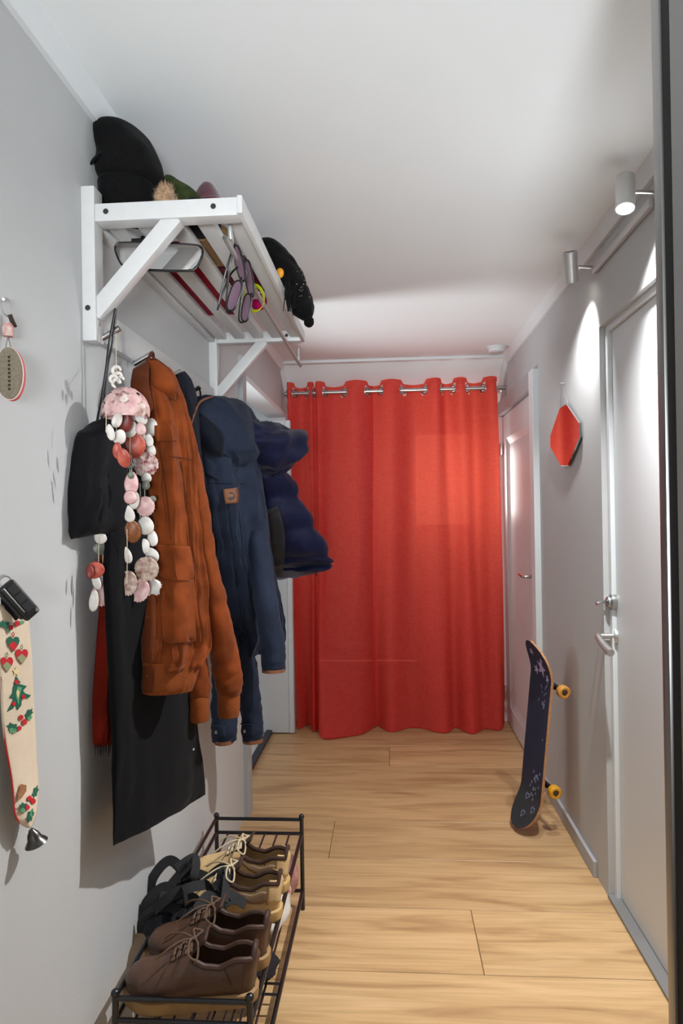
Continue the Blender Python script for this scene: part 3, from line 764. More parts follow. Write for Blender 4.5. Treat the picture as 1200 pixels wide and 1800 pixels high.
# sleeves with ribbed cuffs
sl = limb([(306, 700, -.52, .02), (322, 760, -.5, .034), (345, 880, -.475, .036), (362, 990, -.455, .037), (382, 1090, -.435, .042), (397, 1165, -.425, .046), (402, 1207, -.42, .044), (402, 1222, -.42, .034)], seed=2, smooth=8)
sl.to('sleeve', SUEDE, bj)
limb([(402, 1214, -.42, .033), (402, 1224, -.42, .036), (402, 1245, -.42, .0365), (402, 1259, -.42, .033)], seed=5, wr=.02, smooth=4).to('cuff', RIB, bj)
limb([(330, 1090, -.49, .03), (344, 1160, -.485, .034), (350, 1215, -.48, .034), (350, 1228, -.48, .026)], seed=6, smooth=8).to('sleeve', SUEDE, bj)
limb([(350, 1221, -.48, .027), (350, 1232, -.48, .031), (350, 1254, -.48, .031), (350, 1267, -.48, .028)], seed=7, wr=.02, smooth=4).to('cuff', RIB, bj)
# pocket, flap, placket, storm flap, seams
fp = patch(bvj, ([(281, 1012, 0), (281, 1060, 0), (286, 1120, 0), (290, 1132, 0)], [(340, 1018, 0), (346, 1060, 0), (352, 1110, 0), (354, 1128, 0)]), .004).to('pocket', SUEDE, bj, solid=.004)
pf = patch(bvj, ([(276, 957, 0), (276, 985, 0), (278, 1008, 0), (290, 1019, 0)], [(333, 960, 0), (338, 985, 0), (341, 1010, 0), (335, 1022, 0)]), .008).to('pocket_flap', SUEDE, bj, solid=.004)
pl = patch(bvj, ([(249, 1050, 0), (249, 1100, 0), (249, 1150, 0), (250, 1164, 0)], [(273, 1050, 0), (273, 1100, 0), (272, 1150, 0), (272, 1166, 0)]), .004).to('placket', SUEDE_D, bj, solid=.003)
pl = patch(bvh_, ([(251, 1172, 0), (250, 1216, 0)], [(271, 1172, 0), (269, 1218, 0)]), .003).to('placket', SUEDE_D, bj, solid=.003)
yo = patch(bvj, ([(272, 748, 0), (272, 768, 0), (273, 776, 0)], [(303, 744, 0), (309, 765, 0), (309, 775, 0)]), .005).to('chest_flap', SUEDE, bj, solid=.004)
for q in ([(275, 1050), (273, 1110), (272, 1160)], [(276, 776), (290, 850), (300, 950)], [(296, 802), (312, 804), (336, 808)], [(292, 1128), (320, 1132), (352, 1126)], [(318, 810), (330, 900), (345, 1000)]):
    s = seam(bvj, q, .0014, .0035)
    if s: s.to('seam', SUEDE_D, bj)
for (x, y) in ((259, 1188), (259, 1085)):
    p_, ok = on(bvh_ if y > 1170 else bvj, x, y, .006)
    if p_ is not None: G().lathe([(.0001, .002), (.004, .0015), (.0048, 0)], facing(p_), 14).to('snap', SUEDE_D, bj)

# ---- navy waxed jacket with hood
nj = thing('hooded_jacket', 'navy waxed-cotton hooded jacket with leather fox patch, middle of the rack', 'jacket', W(430, 1310, X=-.45))
rowsN = [(340, 705, -.595, 380, 700, -.55, .02), (338, 760, -.59, 440, 770, -.475, .05), (345, 850, -.585, 452, 850, -.45, .07), (360, 950, -.58, 466, 950, -.425, .074), (376, 1040, -.57, 484, 1040, -.395, .076), (396, 1110, -.55, 498, 1105, -.375, .07), (408, 1142, -.54, 497, 1136, -.375, .062), (413, 1150, -.53, 492, 1146, -.38, .04)]
njg = garment(rowsN, N=110, M=120, folds=5, amp=.016, seed=5, wr=.006); bvn = njg.bvh(); njg.to('body', NAVY, nj)
# hood: hollow drape with tan-piped opening
hd = garment([(340, 700, -.585, 372, 694, -.535, .02), (336, 712, -.58, 415, 706, -.505, .05), (336, 745, -.575, 441, 738, -.47, .07), (350, 780, -.56, 449, 776, -.455, .07), (385, 806, -.52, 446, 806, -.455, .055), (410, 818, -.49, 436, 820, -.46, .02)], N=36, M=56, folds=3, amp=.012, seed=8, wr=.008); bvhd = hd.bvh(); hd.to('hood', NAVY, nj)
s = patch(bvhd, ([(346, 730, 0), (340, 760, 0), (356, 785, 0), (372, 800, 0)], [(352, 726, 0), (390, 760, 0), (392, 788, 0), (388, 806, 0)]), .003)
s.to('hood_lining', NAVY_D, nj, solid=.003)
G().tube([W(374, 697, X=-.53), W(352, 706, X=-.535), W(341, 728, X=-.54), (W(334, 752, X=-.545)), W(331, 768, X=-.55)], .0035, 8, smooth=5).to('hood_piping', LEATH, nj)
G().tube([W(346, 704, X=-.57), W(342, 690, X=-.57), W(348, 680, X=-.575), W(352, 690, X=-.565), W(352, 702, X=-.56)], .003, 8, smooth=4).to('hanger_loop', BLACKC, nj)
limb([(440, 830, -.455, .03), (450, 880, -.44, .038), (455, 970, -.425, .042), (468, 1060, -.395, .048), (479, 1130, -.377, .051), (480.5, 1168, -.376, .049), (480.5, 1178, -.376, .046)], seed=12, smooth=8, wr=.07).to('sleeve', NAVY, nj)
limb([(480.5, 1175, -.376, .0468), (480.5, 1181, -.376, .0462)], seed=12, smooth=2, wr=.0, cap=False).to('cuff_trim', LEATH, nj)
for k, (xs) in enumerate((((400, 1090, -.54, .035), (396, 1160, -.53, .042), (395, 1230, -.525, .044), (394, 1280, -.523, .041), (394, 1302, -.523, .037)), ((425, 1100, -.5, .04), (432, 1170, -.49, .046), (440, 1230, -.48, .046), (444, 1275, -.475, .047), (444, 1300, -.475, .043)))):
    sg = limb(xs, seed=20+k, smooth=8, wr=.08); bvs = sg.bvh(); sg.to('sleeve', NAVY, nj)
    x, y, X, r = xs[-1]
    limb([(x, y-3, X, r*1.02), (x, y+4, X, r*1.0)], seed=3, smooth=2, wr=0, cap=False).to('cuff_trim', LEATH, nj)
    tb = patch(bvs, ([(x-22, y-28, 0), (x-22, y-8, 0)], [(x+2, y-26, 0), (x+2, y-6, 0)]), .003, 6).to('cuff_tab', NAVY, nj, solid=.003)
    p_, ok = on(bvs, x-14, y-15, .006)
    if p_ is not None: G().lathe([(.0001, .003), (.0055, .002), (.0065, 0)], facing(p_), 14).to('snap', SNAP, nj)
# leather patch with running-fox roundel
lp_ = patch(bvn, ([(392, 860, 0), (393, 872, 0), (396, 886, 0)], [(417, 857, 0), (419, 870, 0), (418, 884, 0)]), .006, 6).to('leather_patch', LEATH, nj, solid=.003)
pc, ok = on(bvn, 406, 872, .0095)
if pc is not None:
    Mx = facing(pc); DK = mat('embossed_dark_leather', (58, 34, 22), .6)
    g = G().lathe([(.0001, .0006), (.012, .0006), (.0125, 0)], Mx, 24); g.to('emblem', DK, lp_)
    fox = [(-.008, -.004), (-.009, .001), (-.006, .005), (0, .007), (.005, .006), (.0085, .0075), (.009, .003), (.006, .0), (.004, -.004), (.001, -.006), (.001, -.002), (-.003, -.0005), (-.005, -.003), (-.0045, -.007)]
    g = G(); g.prism([Mx @ V((x, y, .0007)) for x, y in fox], (Mx.to_3x3() @ V((0, 0, .0006)))); g.to('emblem_fox', LEATH, lp_)
# front edge with snaps, chest flap, side seams
ed = patch(bvn, ([(346, 800, 0), (358, 900, 0), (372, 1000, 0), (388, 1080, 0), (402, 1125, 0)], [(358, 800, 0), (370, 900, 0), (384, 1000, 0), (400, 1080, 0), (414, 1125, 0)]), .004, 14).to('placket', NAVY_D, nj, solid=.004)
for (x, y) in ((366, 922), (381, 990), (388, 1040)):
    p_, ok = on(bvn, x, y, .008)
    if p_ is not None: G().lathe([(.0001, .0025), (.0045, .002), (.0052, 0)], facing(p_), 12).to('snap', SNAP, nj)
cf = patch(bvn, ([(356, 800, 0), (358, 820, 0), (360, 832, 0)], [(382, 818, 0), (386, 838, 0), (388, 846, 0)]), .007, 6).to('chest_flap', NAVY, nj, solid=.004)
for q in ([(420, 900), (432, 1000), (452, 1120)], [(398, 860), (412, 980), (428, 1120)], [(350, 845), (380, 850), (430, 850)]):
    s = seam(bvn, q, .0012, .0006)
    if s: s.to('seam', NAVY_D, nj)

# ---- deep blue puffer jacket
pj = thing('puffer_jacket', 'deep blue down puffer jacket with grey side panel, nearest the curtain', 'jacket', W(500, 1020, X=-.38))
rowsP = [(404, 760, -.58, 450, 770, -.47, .05), (418, 815, -.57, 478, 820, -.41, .08), (430, 870, -.57, 506, 875, -.365, .095), (440, 930, -.57, 536, 930, -.31, .1), (452, 985, -.565, 559, 978, -.27, .105), (462, 1006, -.56, 566, 993, -.262, .1), (482, 1020, -.53, 560, 1002, -.272, .06)]
pg = garment(rowsP, N=80, M=80, folds=0, seed=14, quilt=.024, qn=6, wr=.006); bvp = pg.bvh(); pg.to('body', PUFF, pj)
# hood lying to the side, opening to the right
hg_ = garment([(428, 738, -.47, 448, 735, -.44, .02), (424, 760, -.47, 492, 752, -.395, .06), (432, 785, -.46, 524, 762, -.33, .075), (452, 812, -.44, 522, 795, -.33, .07), (470, 832, -.42, 500, 822, -.37, .05), (480, 838, -.41, 492, 834, -.385, .02)], N=40, M=56, quilt=.012, qn=4, seed=15, wr=.01); bvq = hg_.bvh(); hg_.to('hood', PUFF, pj)
G().tube([W(478, 758, X=-.395), W(500, 757, X=-.36), W(519, 760, X=-.33), W(525, 768, X=-.325), W(521, 790, X=-.33), W(500, 825, X=-.365), W(480, 836, X=-.4)], .006, 8, smooth=5).to('hood_edge', PUFF, pj)
patch(bvp, ([(463, 912, 0), (466, 950, 0), (472, 990, 0), (480, 1012, 0)], [(489, 892, 0), (499, 930, 0), (500, 980, 0), (495, 1014, 0)]), .012, 12).to('side_panel', GREYP, pj, solid=.006)
patch(bvp, ([(470, 896, 0), (466, 904, 0), (463, 912, 0)], [(487, 889, 0), (488, 891, 0), (489, 893, 0)]), .012, 4).to('side_panel', GREYP, pj, solid=.006)
tg = W(555, 1003, X=-.28)
G().tube([tg, tg+V((0, -.002, -.012)), tg+V((.004, -.002, -.018))], [.0015, .002, .0045], 8).to('toggle', NAVY_D, pj)

# ---- black drawstring bag
db = thing('drawstring_bag', 'black cotton drawstring pouch on the first coat hook', 'bag', W(170, 948, X=-.6))
garment([(174, 738, -.612, 182, 737, -.606, .006), (160, 746, -.616, 196, 745, -.6, .02), (142, 762, -.62, 206, 762, -.59, .034), (135, 800, -.622, 211, 800, -.583, .04), (130, 860, -.623, 217, 860, -.578, .043), (125, 920, -.624, 222, 918, -.576, .036), (123, 940, -.624, 223, 934, -.576, .02), (124, 949, -.623, 222, 930, -.577, .006)], folds=4, amp=.004, seed=17, wr=.006).to('pouch', BLACKC, db)
h0 = V((XL+.06, hooks[0]-.006, 1.745))
for k, q in enumerate(([(192, 600), (186, 650), (178, 700), (170, 742)], [(197, 604), (190, 640), (184, 690), (178, 740)])):
    G().tube([h0+V((0, .004*k, .006))]+[W(x, y, X=-.585-.008*i) for i, (x, y) in enumerate(q)], .0026, 6, smooth=5).to('cord', BLACKM, db)

# ================================================================== SHELL WIND CHIME
SH = {}
def shellmat(name, c1, c2, sc=60, rough=.45): return mat(name, c1, rough, var=.3, vscale=sc, col2=c2)
S_WHITE = shellmat('white_shell', (226, 222, 216), (204, 198, 192))
S_PINK = shellmat('pink_shell', (222, 188, 184), (196, 150, 150))
S_CORAL = shellmat('coral_shell', (196, 96, 76), (150, 52, 40))
S_RED = shellmat('dark_red_shell', (130, 40, 30), (96, 26, 22))
S_STRIPE = shellmat('striped_shell', (226, 210, 202), (132, 56, 62), 90)
S_TAN = shellmat('tan_striped_shell', (214, 196, 180), (140, 96, 84), 80)
S_BROWN = shellmat('amber_shell', (150, 92, 48), (110, 62, 34))
S_GREEN = shellmat('grey_green_shell', (120, 126, 112), (80, 84, 76))
S_ORANGE = shellmat('orange_shell', (216, 138, 30), (190, 110, 20))
def fan_mesh(name, m, ribs=9, dome=.24):
    g = G(); n = 36; c = g.bm.verts.new((0, .5, .03)); rings = []
    for j in range(1, 6):
        f = j/5; ring = []
        for i in range(n+1):
            t = radians(102+336*i/n); bx, by = .54*cos(t), .5*sin(t)
            if i in (0, n): by = .44; bx = .2 if i == n else -.2
            wob = 1+.025*cos(i*pi)*(j == 5)
            ring.append(g.bm.verts.new((bx*f*wob, .5+(by-.5)*f*wob, dome*sin(min(1, f*1.02)*pi*.86+.15)+.022*cos(i*pi)*f)))
        rings.append(ring)
    for i in range(n): g.bm.faces.new((c, rings[0][i], rings[0][i+1]))
    for a, b in zip(rings, rings[1:]):
        for i in range(n): g.bm.faces.new((a[i], b[i], b[i+1], a[i+1]))
    return g.mesh(name, m, recalc=False)
def oval_mesh(name, m):
    g = G(); c = g.bm.verts.new((0, 0, .2)); n = 16; R = []
    for f, z in ((.5, .17), (.85, .08), (1, 0), (.92, -.03)):
        R.append([g.bm.verts.new((cos(2*pi*k/n)*f*.5*(1-.12*sin(2*pi*k/n)), sin(2*pi*k/n)*f*.5, z)) for k in range(n)])
    for i in range(n): g.bm.faces.new((c, R[0][i], R[0][(i+1) % n]))
    for a, b in zip(R, R[1:]):
        for i in range(n): g.bm.faces.new((a[i], b[i], b[(i+1) % n], a[(i+1) % n]))
    return g.mesh(name, m, recalc=False)
def shellmesh(kind, m):
    k = (kind, m.name)
    if k not in SH: SH[k] = (fan_mesh if kind == 'f' else oval_mesh)('shell', m)
    return SH[k]
XC = -.548
wc = thing('shell_wind_chime', 'hanging seashell wind chime with pale domed top and strung shells', 'wind chime', W(222, 1055, X=XC))
def put_shell(x, y, w, h, m, kind='o', rot=0, tilt=.3, X=None):
    c = W(x, y, X=XC+.0 if X is None else X); M = facing(c); s = c.y/FPX*1.18
    R = Matrix.Rotation(rot, 4, 'Z') @ Matrix.Rotation(tilt*random.uniform(-1, 1), 4, 'Y') @ Matrix.Rotation(tilt*random.uniform(-1, 1)*.6, 4, 'X')
    k = min(w, h)
    inst('shell', shellmesh(kind, m), M @ R @ Matrix.Diagonal((w*s, h*s, k*s*.9, 1)), wc)
L_ = [(206, 738, 16, 26, S_WHITE, 'o', -.4), (210, 768, 20, 24, S_WHITE, 'o', -.3), (229, 754, 21, 28, S_WHITE, 'o', -.3), (247, 734, 17, 25, S_WHITE, 'o', .6), (264, 752, 23, 30, S_WHITE, 'o', -.2),
      (247, 754, 16, 20, S_PINK, 'o', .2), (251, 771, 13, 27, S_WHITE, 'o', .3), (262, 774, 13, 20, S_WHITE, 'o', .2), (265, 791, 15, 22, S_WHITE, 'o', .2), (194, 760, 12, 26, S_WHITE, 'o', .2),
      (232, 783, 38, 40, S_CORAL, 'f', 0), (217, 805, 18, 30, S_CORAL, 'f', .3), (219, 741, 20, 32, S_RED, 'f', .1), (206, 792, 14, 26, S_CORAL, 'o', 0),
      (254, 816, 38, 38, S_STRIPE, 'f', 0), (231, 849, 22, 36, S_PINK, 'o', -.1), (257, 840, 16, 16, S_WHITE, 'o', 0), (256, 853, 13, 14, S_GREEN, 'o', 0), (267, 853, 18, 27, S_WHITE, 'o', -.2), (229, 874, 20, 22, S_PINK, 'o', .3),
      (236, 880, 16, 28, S_WHITE, 'o', -.2), (255, 890, 26, 31, S_PINK, 'f', 0), (258, 906, 24, 26, S_CORAL, 'f', .2), (268, 877, 12, 10, S_GREEN, 'o', 0), (226, 903, 17, 28, S_WHITE, 'o', .3),
      (255, 924, 27, 29, S_WHITE, 'o', 0), (232, 934, 24, 35, S_BROWN, 'f', .2), (268, 946, 16, 26, S_WHITE, 'o', .1), (250, 961, 22, 26, S_WHITE, 'o', -.5), (265, 977, 24, 26, S_WHITE, 'o', .4),
      (222, 975, 15, 29, S_WHITE, 'o', .4), (258, 1000, 35, 38, S_TAN, 'f', 0), (246, 1038, 27, 36, S_PINK, 'f', -.2), (263, 1038, 40, 38, S_WHITE, 'f', 0), (226, 1025, 25, 38, S_TAN, 'f', 0),
      (230, 835, 10, 12, S_GREEN, 'o', 0), (240, 765, 12, 14, S_PINK, 'o', 0), (228, 818, 12, 12, S_GREEN, 'o', 0)]
for i, (x, y, w, h, m, kd, rt) in enumerate(L_): put_shell(x, y, w, h, m, kd, rt, X=XC+[0, .012, -.01, .02][i % 4] + (.004*(i % 3)))
for (x, y, w, h, m, kd, rt) in [(176, 945, 18, 22, S_WHITE, 'o', .5), (179, 963, 25, 22, S_GREEN, 'f', 0), (186, 982, 12, 26, S_ORANGE, 'o', .1), (167, 1002, 28, 26, S_CORAL, 'o', .4), (158, 1005, 12, 22, S_RED, 'o', 0), (169, 1022, 13, 27, S_WHITE, 'o', .3), (181, 1016, 22, 28, S_WHITE, 'o', -.4), (178, 1046, 30, 34, S_PINK, 'f', 0), (165, 1056, 14, 34, S_WHITE, 'o', -.1)]:
    put_shell(x, y, w, h, m, kd, rt, X=-.597)
STR = mat('cream_thread', (205, 190, 165), .9)
for (x, y0, y1) in ((186, 720, 760), (204, 705, 790), (228, 705, 850), (247, 700, 760), (251, 745, 830), (260, 700, 880), (263, 720, 970), (231, 800, 905), (254, 830, 1000), (246, 850, 960), (223, 930, 1025), (252, 940, 1040), (266, 950, 1000)):
    G().tube([W(x, y0, X=XC), W(x+.6, (y0+y1)/2, X=XC), W(x, y1, X=XC)], .0007, 5).to('string', STR, wc)
for (x, y0, y1) in ((174, 935, 1050), (182, 935, 1010)): G().tube([W(x, y0, X=-.597), W(x-2, y1, X=-.597)], .0007, 5).to('string', STR, wc)
# domed top of clustered shells
cD = W(221, 728, X=XC); rD = .046
g = G(); g.lathe([(.0001, .052), (.014, .05), (.03, .04), (.041, .022), (.045, .0), (.043, -.008), (.04, 0), (.03, .03), (.0001, .04)], Matrix.Translation(cD), 28); g.to('dome', S_PINK, wc)
for i, (az_, el, sc) in enumerate([(a_, e_, s_) for e_, s_, cnt in ((.1, .027, 12), (.5, .027, 10), (.95, .026, 7), (1.4, .024, 2)) for a_, e_, s_ in [(2*pi*k/cnt+e_, e_, s_) for k in range(cnt)]]):
    d = V((cos(az_)*cos(el), sin(az_)*cos(el), sin(el))); c = cD+V((d.x*rD, d.y*rD, d.z*.052+.002))
    up = V((0, 0, 1)) if el < 1.2 else V((1, 0, 0))
    z = d; x = up.cross(z).normalized(); y = z.cross(x)
    inst('shell', shellmesh('f', (S_PINK, S_STRIPE, S_TAN)[i % 3] if i % 2 else S_PINK), frame(c, x, y, z) @ Matrix.Diagonal((sc, sc, sc*.45, 1)), wc)
for (x, y, r) in ((205, 652, 8), (208, 662, 7), (200, 667, 7), (212, 668, 6), (205, 674, 8)):
    c = W(x, y, X=XC); G().tube([c+V((r*.0011*cos(t*.9), 0, r*.0011*sin(t*.9))) for t in range(6)], [.002, .003, .004, .004, .003, .002], 8, smooth=2).to('whelk', S_WHITE, wc)
G().tube([W(205, 655, X=XC), W(204, 625, X=-.575), V((XL+.055, hooks[0]+.01, 1.742))], .0009, 5).to('string', STR, wc)

# ================================================================== THINGS ON THE SHELF
TOP = ZS+.023
def knit(name, col, var=.3, bs=240): return fab(name, col, var, .95, .03, .9, bs, 40)
BKN = knit('black_wool', (10, 10, 11), .2)
def lumpy(p, k=2.2, a=.13, s=0): return 1+a*noise.noise(p*k+V((s, s*2, 0)))+a*.35*noise.noise(p*k*3.1+V((s, 0, 0)))
def hatpos(x, y, Yd): return W(x, y, Y=Yd)
# black trapper hat: rounded crown, folded lower mass, pointed flap
bh = thing('trapper_hat', 'tall black winter hat with a pointed ear flap, nearest end of shelf', 'hat', (-.53, 1.5, TOP))
c = hatpos(220, 290, 1.5)
def px_r(px, Yd): return px*Yd/FPX
garment_px = lambda rows, **k: garment(rows, **k)
def silhouette(rows, Yd, depth, N=40, M=40, a=.06, seed=0, k=30):
    """rounded cloth mass from (py, xl, xr) rows at distance Yd with half-depth factor"""
    pts = [(y, xl, xr) for y, xl, xr in rows]; rings = []
    for i in range(N):
        y, xl, xr = cr(pts, i/(N-1)); A, B = W(xl, y, Y=Yd), W(xr, y, Y=Yd); c_ = (A+B)/2; h = (B-A)/2
        ring = []
        for j in range(M):
            t = 2*pi*j/M; p = c_+h*cos(t)+V((0, 1, 0))*(min(depth, h.length*1.1)*sin(t))
            ring.append(c_+(p-c_)*(1+a*noise.noise(p*k+V((seed, 0, 0)))))
        rings.append(ring)
    return G().loft(rings)
silhouette([(221, 195, 215), (226, 178, 240), (240, 164, 256), (262, 165, 270), (280, 175, 279), (298, 174, 283), (315, 176, 284), (328, 186, 274), (334, 205, 255)], 1.5, .075, seed=1, a=.15, k=17).to('crown', BKN, bh)
G().tube([W(186, 268, Y=1.45), W(174, 273, Y=1.44), W(163, 283, Y=1.43), W(155, 294, Y=1.43)], [.008, .012, .009, .001], 10, smooth=5, flat=.4).to('ear_flap', BKN, bh)
b2 = thing('black_beanie', 'slouched black wool beanie under the trapper hat on the shelf', 'hat', (-.53, 1.5, TOP))
silhouette([(320, 195, 255), (328, 180, 272), (345, 177, 277), (362, 176, 279), (372, 177, 280), (379, 182, 276)], 1.5, .07, seed=5, a=.14, k=20).to('cap', BKN, b2)
G().tube([W(181, 374, Y=1.44), W(205, 376, Y=1.43), W(235, 375, Y=1.43), W(262, 372, Y=1.43), W(277, 367, Y=1.45)], .009, 10, smooth=4).to('brim', BKN, b2)
# beige fur trim
ft = thing('fur_trim', 'beige fur hood trim between black and green hats on shelf', 'fur trim', W(290, 372, Y=1.48))
FUR = mat('beige_fur', (172, 140, 108), .95, var=.35, vscale=120, sheen=.4)
g = silhouette([(328, 284, 298), (334, 279, 303), (348, 274, 307), (360, 276, 318), (368, 280, 345), (372, 292, 346)], 1.47, .03, N=26, M=28, a=.2, seed=3, k=80)
g.bm.faces.ensure_lookup_table(); base = [(f.calc_center_median(), f.normal.copy()) for f in g.bm.faces]
g.to('pelt', FUR, ft)
bmesh_n = G()
for (p, nrm) in base:
    for q in range(3):
        d = (nrm+V((random.uniform(-.7, .7), random.uniform(-.7, .7), random.uniform(-.3, .9)))).normalized()*random.uniform(.007, .014); s_ = V((d.y, -d.x, d.z*.2)).normalized()*.0006
        o_ = p+V((random.uniform(-.002, .002), random.uniform(-.002, .002), random.uniform(-.002, .002)))
        bmesh_n.poly([o_-s_, o_+s_, o_+d])
bmesh_n.to('fur', FUR, ft, kind='stuff', recalc=False)
# green and maroon beanies
gb = thing('green_beanie', 'dark green knitted beanie behind the beige fur on shelf', 'hat', W(330, 368, Y=1.53))
silhouette([(309, 292, 300), (312, 289, 306), (320, 291, 318), (332, 298, 338), (346, 303, 352), (358, 310, 357), (368, 318, 356), (372, 326, 350)], 1.53, .045, seed=7, a=.12).to('cap', knit('green_knit', (44, 54, 26), .35, 160), gb)
mb = thing('maroon_beanie', 'maroon and grey knitted beanie with a peaked top on shelf', 'hat', W(372, 366, Y=1.6))
silhouette([(321, 362, 367), (324, 356, 374), (333, 350, 381), (345, 346, 390), (356, 350, 400), (362, 352, 406), (368, 360, 402)], 1.6, .045, seed=9, a=.12).to('cap', mat('maroon_knit', (96, 40, 52), .95, var=.4, vscale=70, col2=(66, 56, 62), bump=.8, bscale=160, sheen=.3), mb)
# red wool scarves lying along the slats (seen through the gaps)
REDW = knit('crimson_wool', (142, 16, 40), .2)
def lying(name, label, cat, x0, x1, y0, y1, h, m, seed, z=None):
    t = thing(name, label, cat, ((x0+x1)/2, (y0+y1)/2, TOP))
    rings = []; N = 30; M_ = 24
    for i in range(N):
        v = i/(N-1); e = (1-abs(2*v-1)**6)**.5 if 0 < v < 1 else .05; ring = []
        for j in range(M_):
            a = 2*pi*j/M_; cx, sz = cos(a), sin(a)
            x = (x0+x1)/2+(x1-x0)/2*math.copysign(abs(cx)**.6, cx)*(.75+.25*e); zz = TOP+.001+h*e*(.5+.5*math.copysign(abs(sz)**.7, sz))
            w = noise.noise(V((x*30, (y0+(y1-y0)*v)*18, sz+seed)))
            ring.append(V((x+.004*w, y0+(y1-y0)*v, max(TOP+.0008, zz+.006*w*(sz > 0)))))
        rings.append(ring)
    G().loft(rings).to('cloth', m, t); return t
lying('wool_scarf', 'crimson wool scarf folded along the slats nearest the wall', 'scarf', XL+.045, XL+.18, 1.62, 2.16, .045, REDW, 1)
lying('knit_cap', 'black cap with white lettering seen through the rack slats', 'hat', -.455, -.38, 1.44, 1.56, .05, BKN, 2)
lying('fur_hat', 'brown fur hat seen from below through the rack slats', 'hat', -.455, -.375, 1.575, 1.74, .05, mat('brown_fur', (128, 98, 62), .95, var=.4, vscale=150), 3)
lying('wool_mitten', 'dark maroon wool mitten above the hanging glasses', 'mitten', -.448, -.32, 1.75, 1.95, .045, knit('dark_maroon_wool', (92, 18, 36), .25), 4)
mg = thing('wool_pompom', 'magenta wool ball hanging below the slats beside the wristband', 'pompom', W(452, 545, Y=2.0))
G().blob(W(454, 530, Y=1.98), .026, 3, fn=lambda p: 1+.1*noise.noise(p*5)).to('ball', knit('magenta_wool', (176, 14, 92), .3), mg)
# big black crochet hat hanging over the front rail with fringe and pompom
kh = thing('crochet_hat', 'black crochet hat with fringe tumbling over the rack front', 'hat', (-.27, 2.2, TOP-.02))
silhouette([(421, 462, 474), (426, 455, 490), (445, 452, 508), (470, 456, 526), (500, 468, 540), (525, 486, 549), (545, 505, 551), (556, 520, 549), (562, 530, 546)], 2.12, .09, N=50, M=48, a=.1, seed=12, k=40).to('crown', BKN, kh)
G().blob(W(543, 566, Y=2.1), (.016, .016, .017), 3, fn=lambda p: lumpy(p, 6, .12)).to('pompom', BKN, kh)
for i in range(46):
    x = 500+random.random()*34; y = 490+random.random()*25; a = W(x, y, X=-.276); b = W(x+random.uniform(-5, 9), 535+random.random()*14, X=-.27)
    G().tube([a, (a+b)/2+V((random.uniform(-.006, .006), -.004, 0)), b], [.0022, .0018, .0009], 5, smooth=2).to('fringe', BKN, kh)
op_ = W(492, 480, Y=2.03)
G().blob(op_, (.012, .008, .016), 2).to('orange_button', mat('orange_plastic', (226, 150, 24), .5), kh)
SEQ = mat('bright_bead', (200, 200, 200), .3, .8)
bead = G().blob((0, 0, 0), .0014, 1).mesh('bead', SEQ)
for i in range(22):
    x, y = 520+random.random()*24, 475+random.random()*48
    inst('bead', bead, Matrix.Translation(W(x, y, Y=2.034)), kh)

# ================================================================== SHOE RACK
RX0, RX1, RY0, RY1, RZ, SZ, SZ2 = -.585, -.300, 1.372, 2.203, .302, .25, .062
sr = thing('shoe_rack', 'low black wire shoe rack standing along the left wall', 'shoe rack', ((RX0+RX1)/2, (RY0+RY1)/2, 0))
RK = mat('black_coated_wire', (14, 15, 22), .28, spec=.7)
for x in (RX0, RX1):
    for y in (RY0, RY1):
        po = G().cyl((x, y, .002), (x, y, RZ), .007, seg=12).to('post', RK, sr)
        G().blob((x, y, RZ+.004), .0095, 2).to('cap', RK, po)
for y in (RY0, RY1):
    G().cyl((RX0, y, RZ-.006), (RX1, y, RZ-.006), .0055, seg=10).to('end_rail', RK, sr)
for z in (SZ, SZ2):
    for y in (RY0, RY1): G().cyl((RX0, y, z), (RX1, y, z), .0055, seg=10).to('shelf_end', RK, sr)
    for x in (RX0, RX1): G().cyl((x, RY0, z), (x, RY1, z), .006, seg=10).to('side_rail', RK, sr)
    for k in range(1, 7):
        x = RX0+(RX1-RX0)*k/7
        G().cyl((x, RY0, z), (x, RY1, z), .0032, seg=8).to('shelf_wire', RK, sr)
    for y in (RY0+.36, RY0+.40): G().cyl((RX0, y, z-.006), (RX1, y, z-.006), .0034, seg=8).to('cross_wire', RK, sr)
G().cyl((RX0, RY0, RZ-.004), (RX0, RY1, RZ-.004), .0055, seg=10).to('wall_rail', RK, sr)

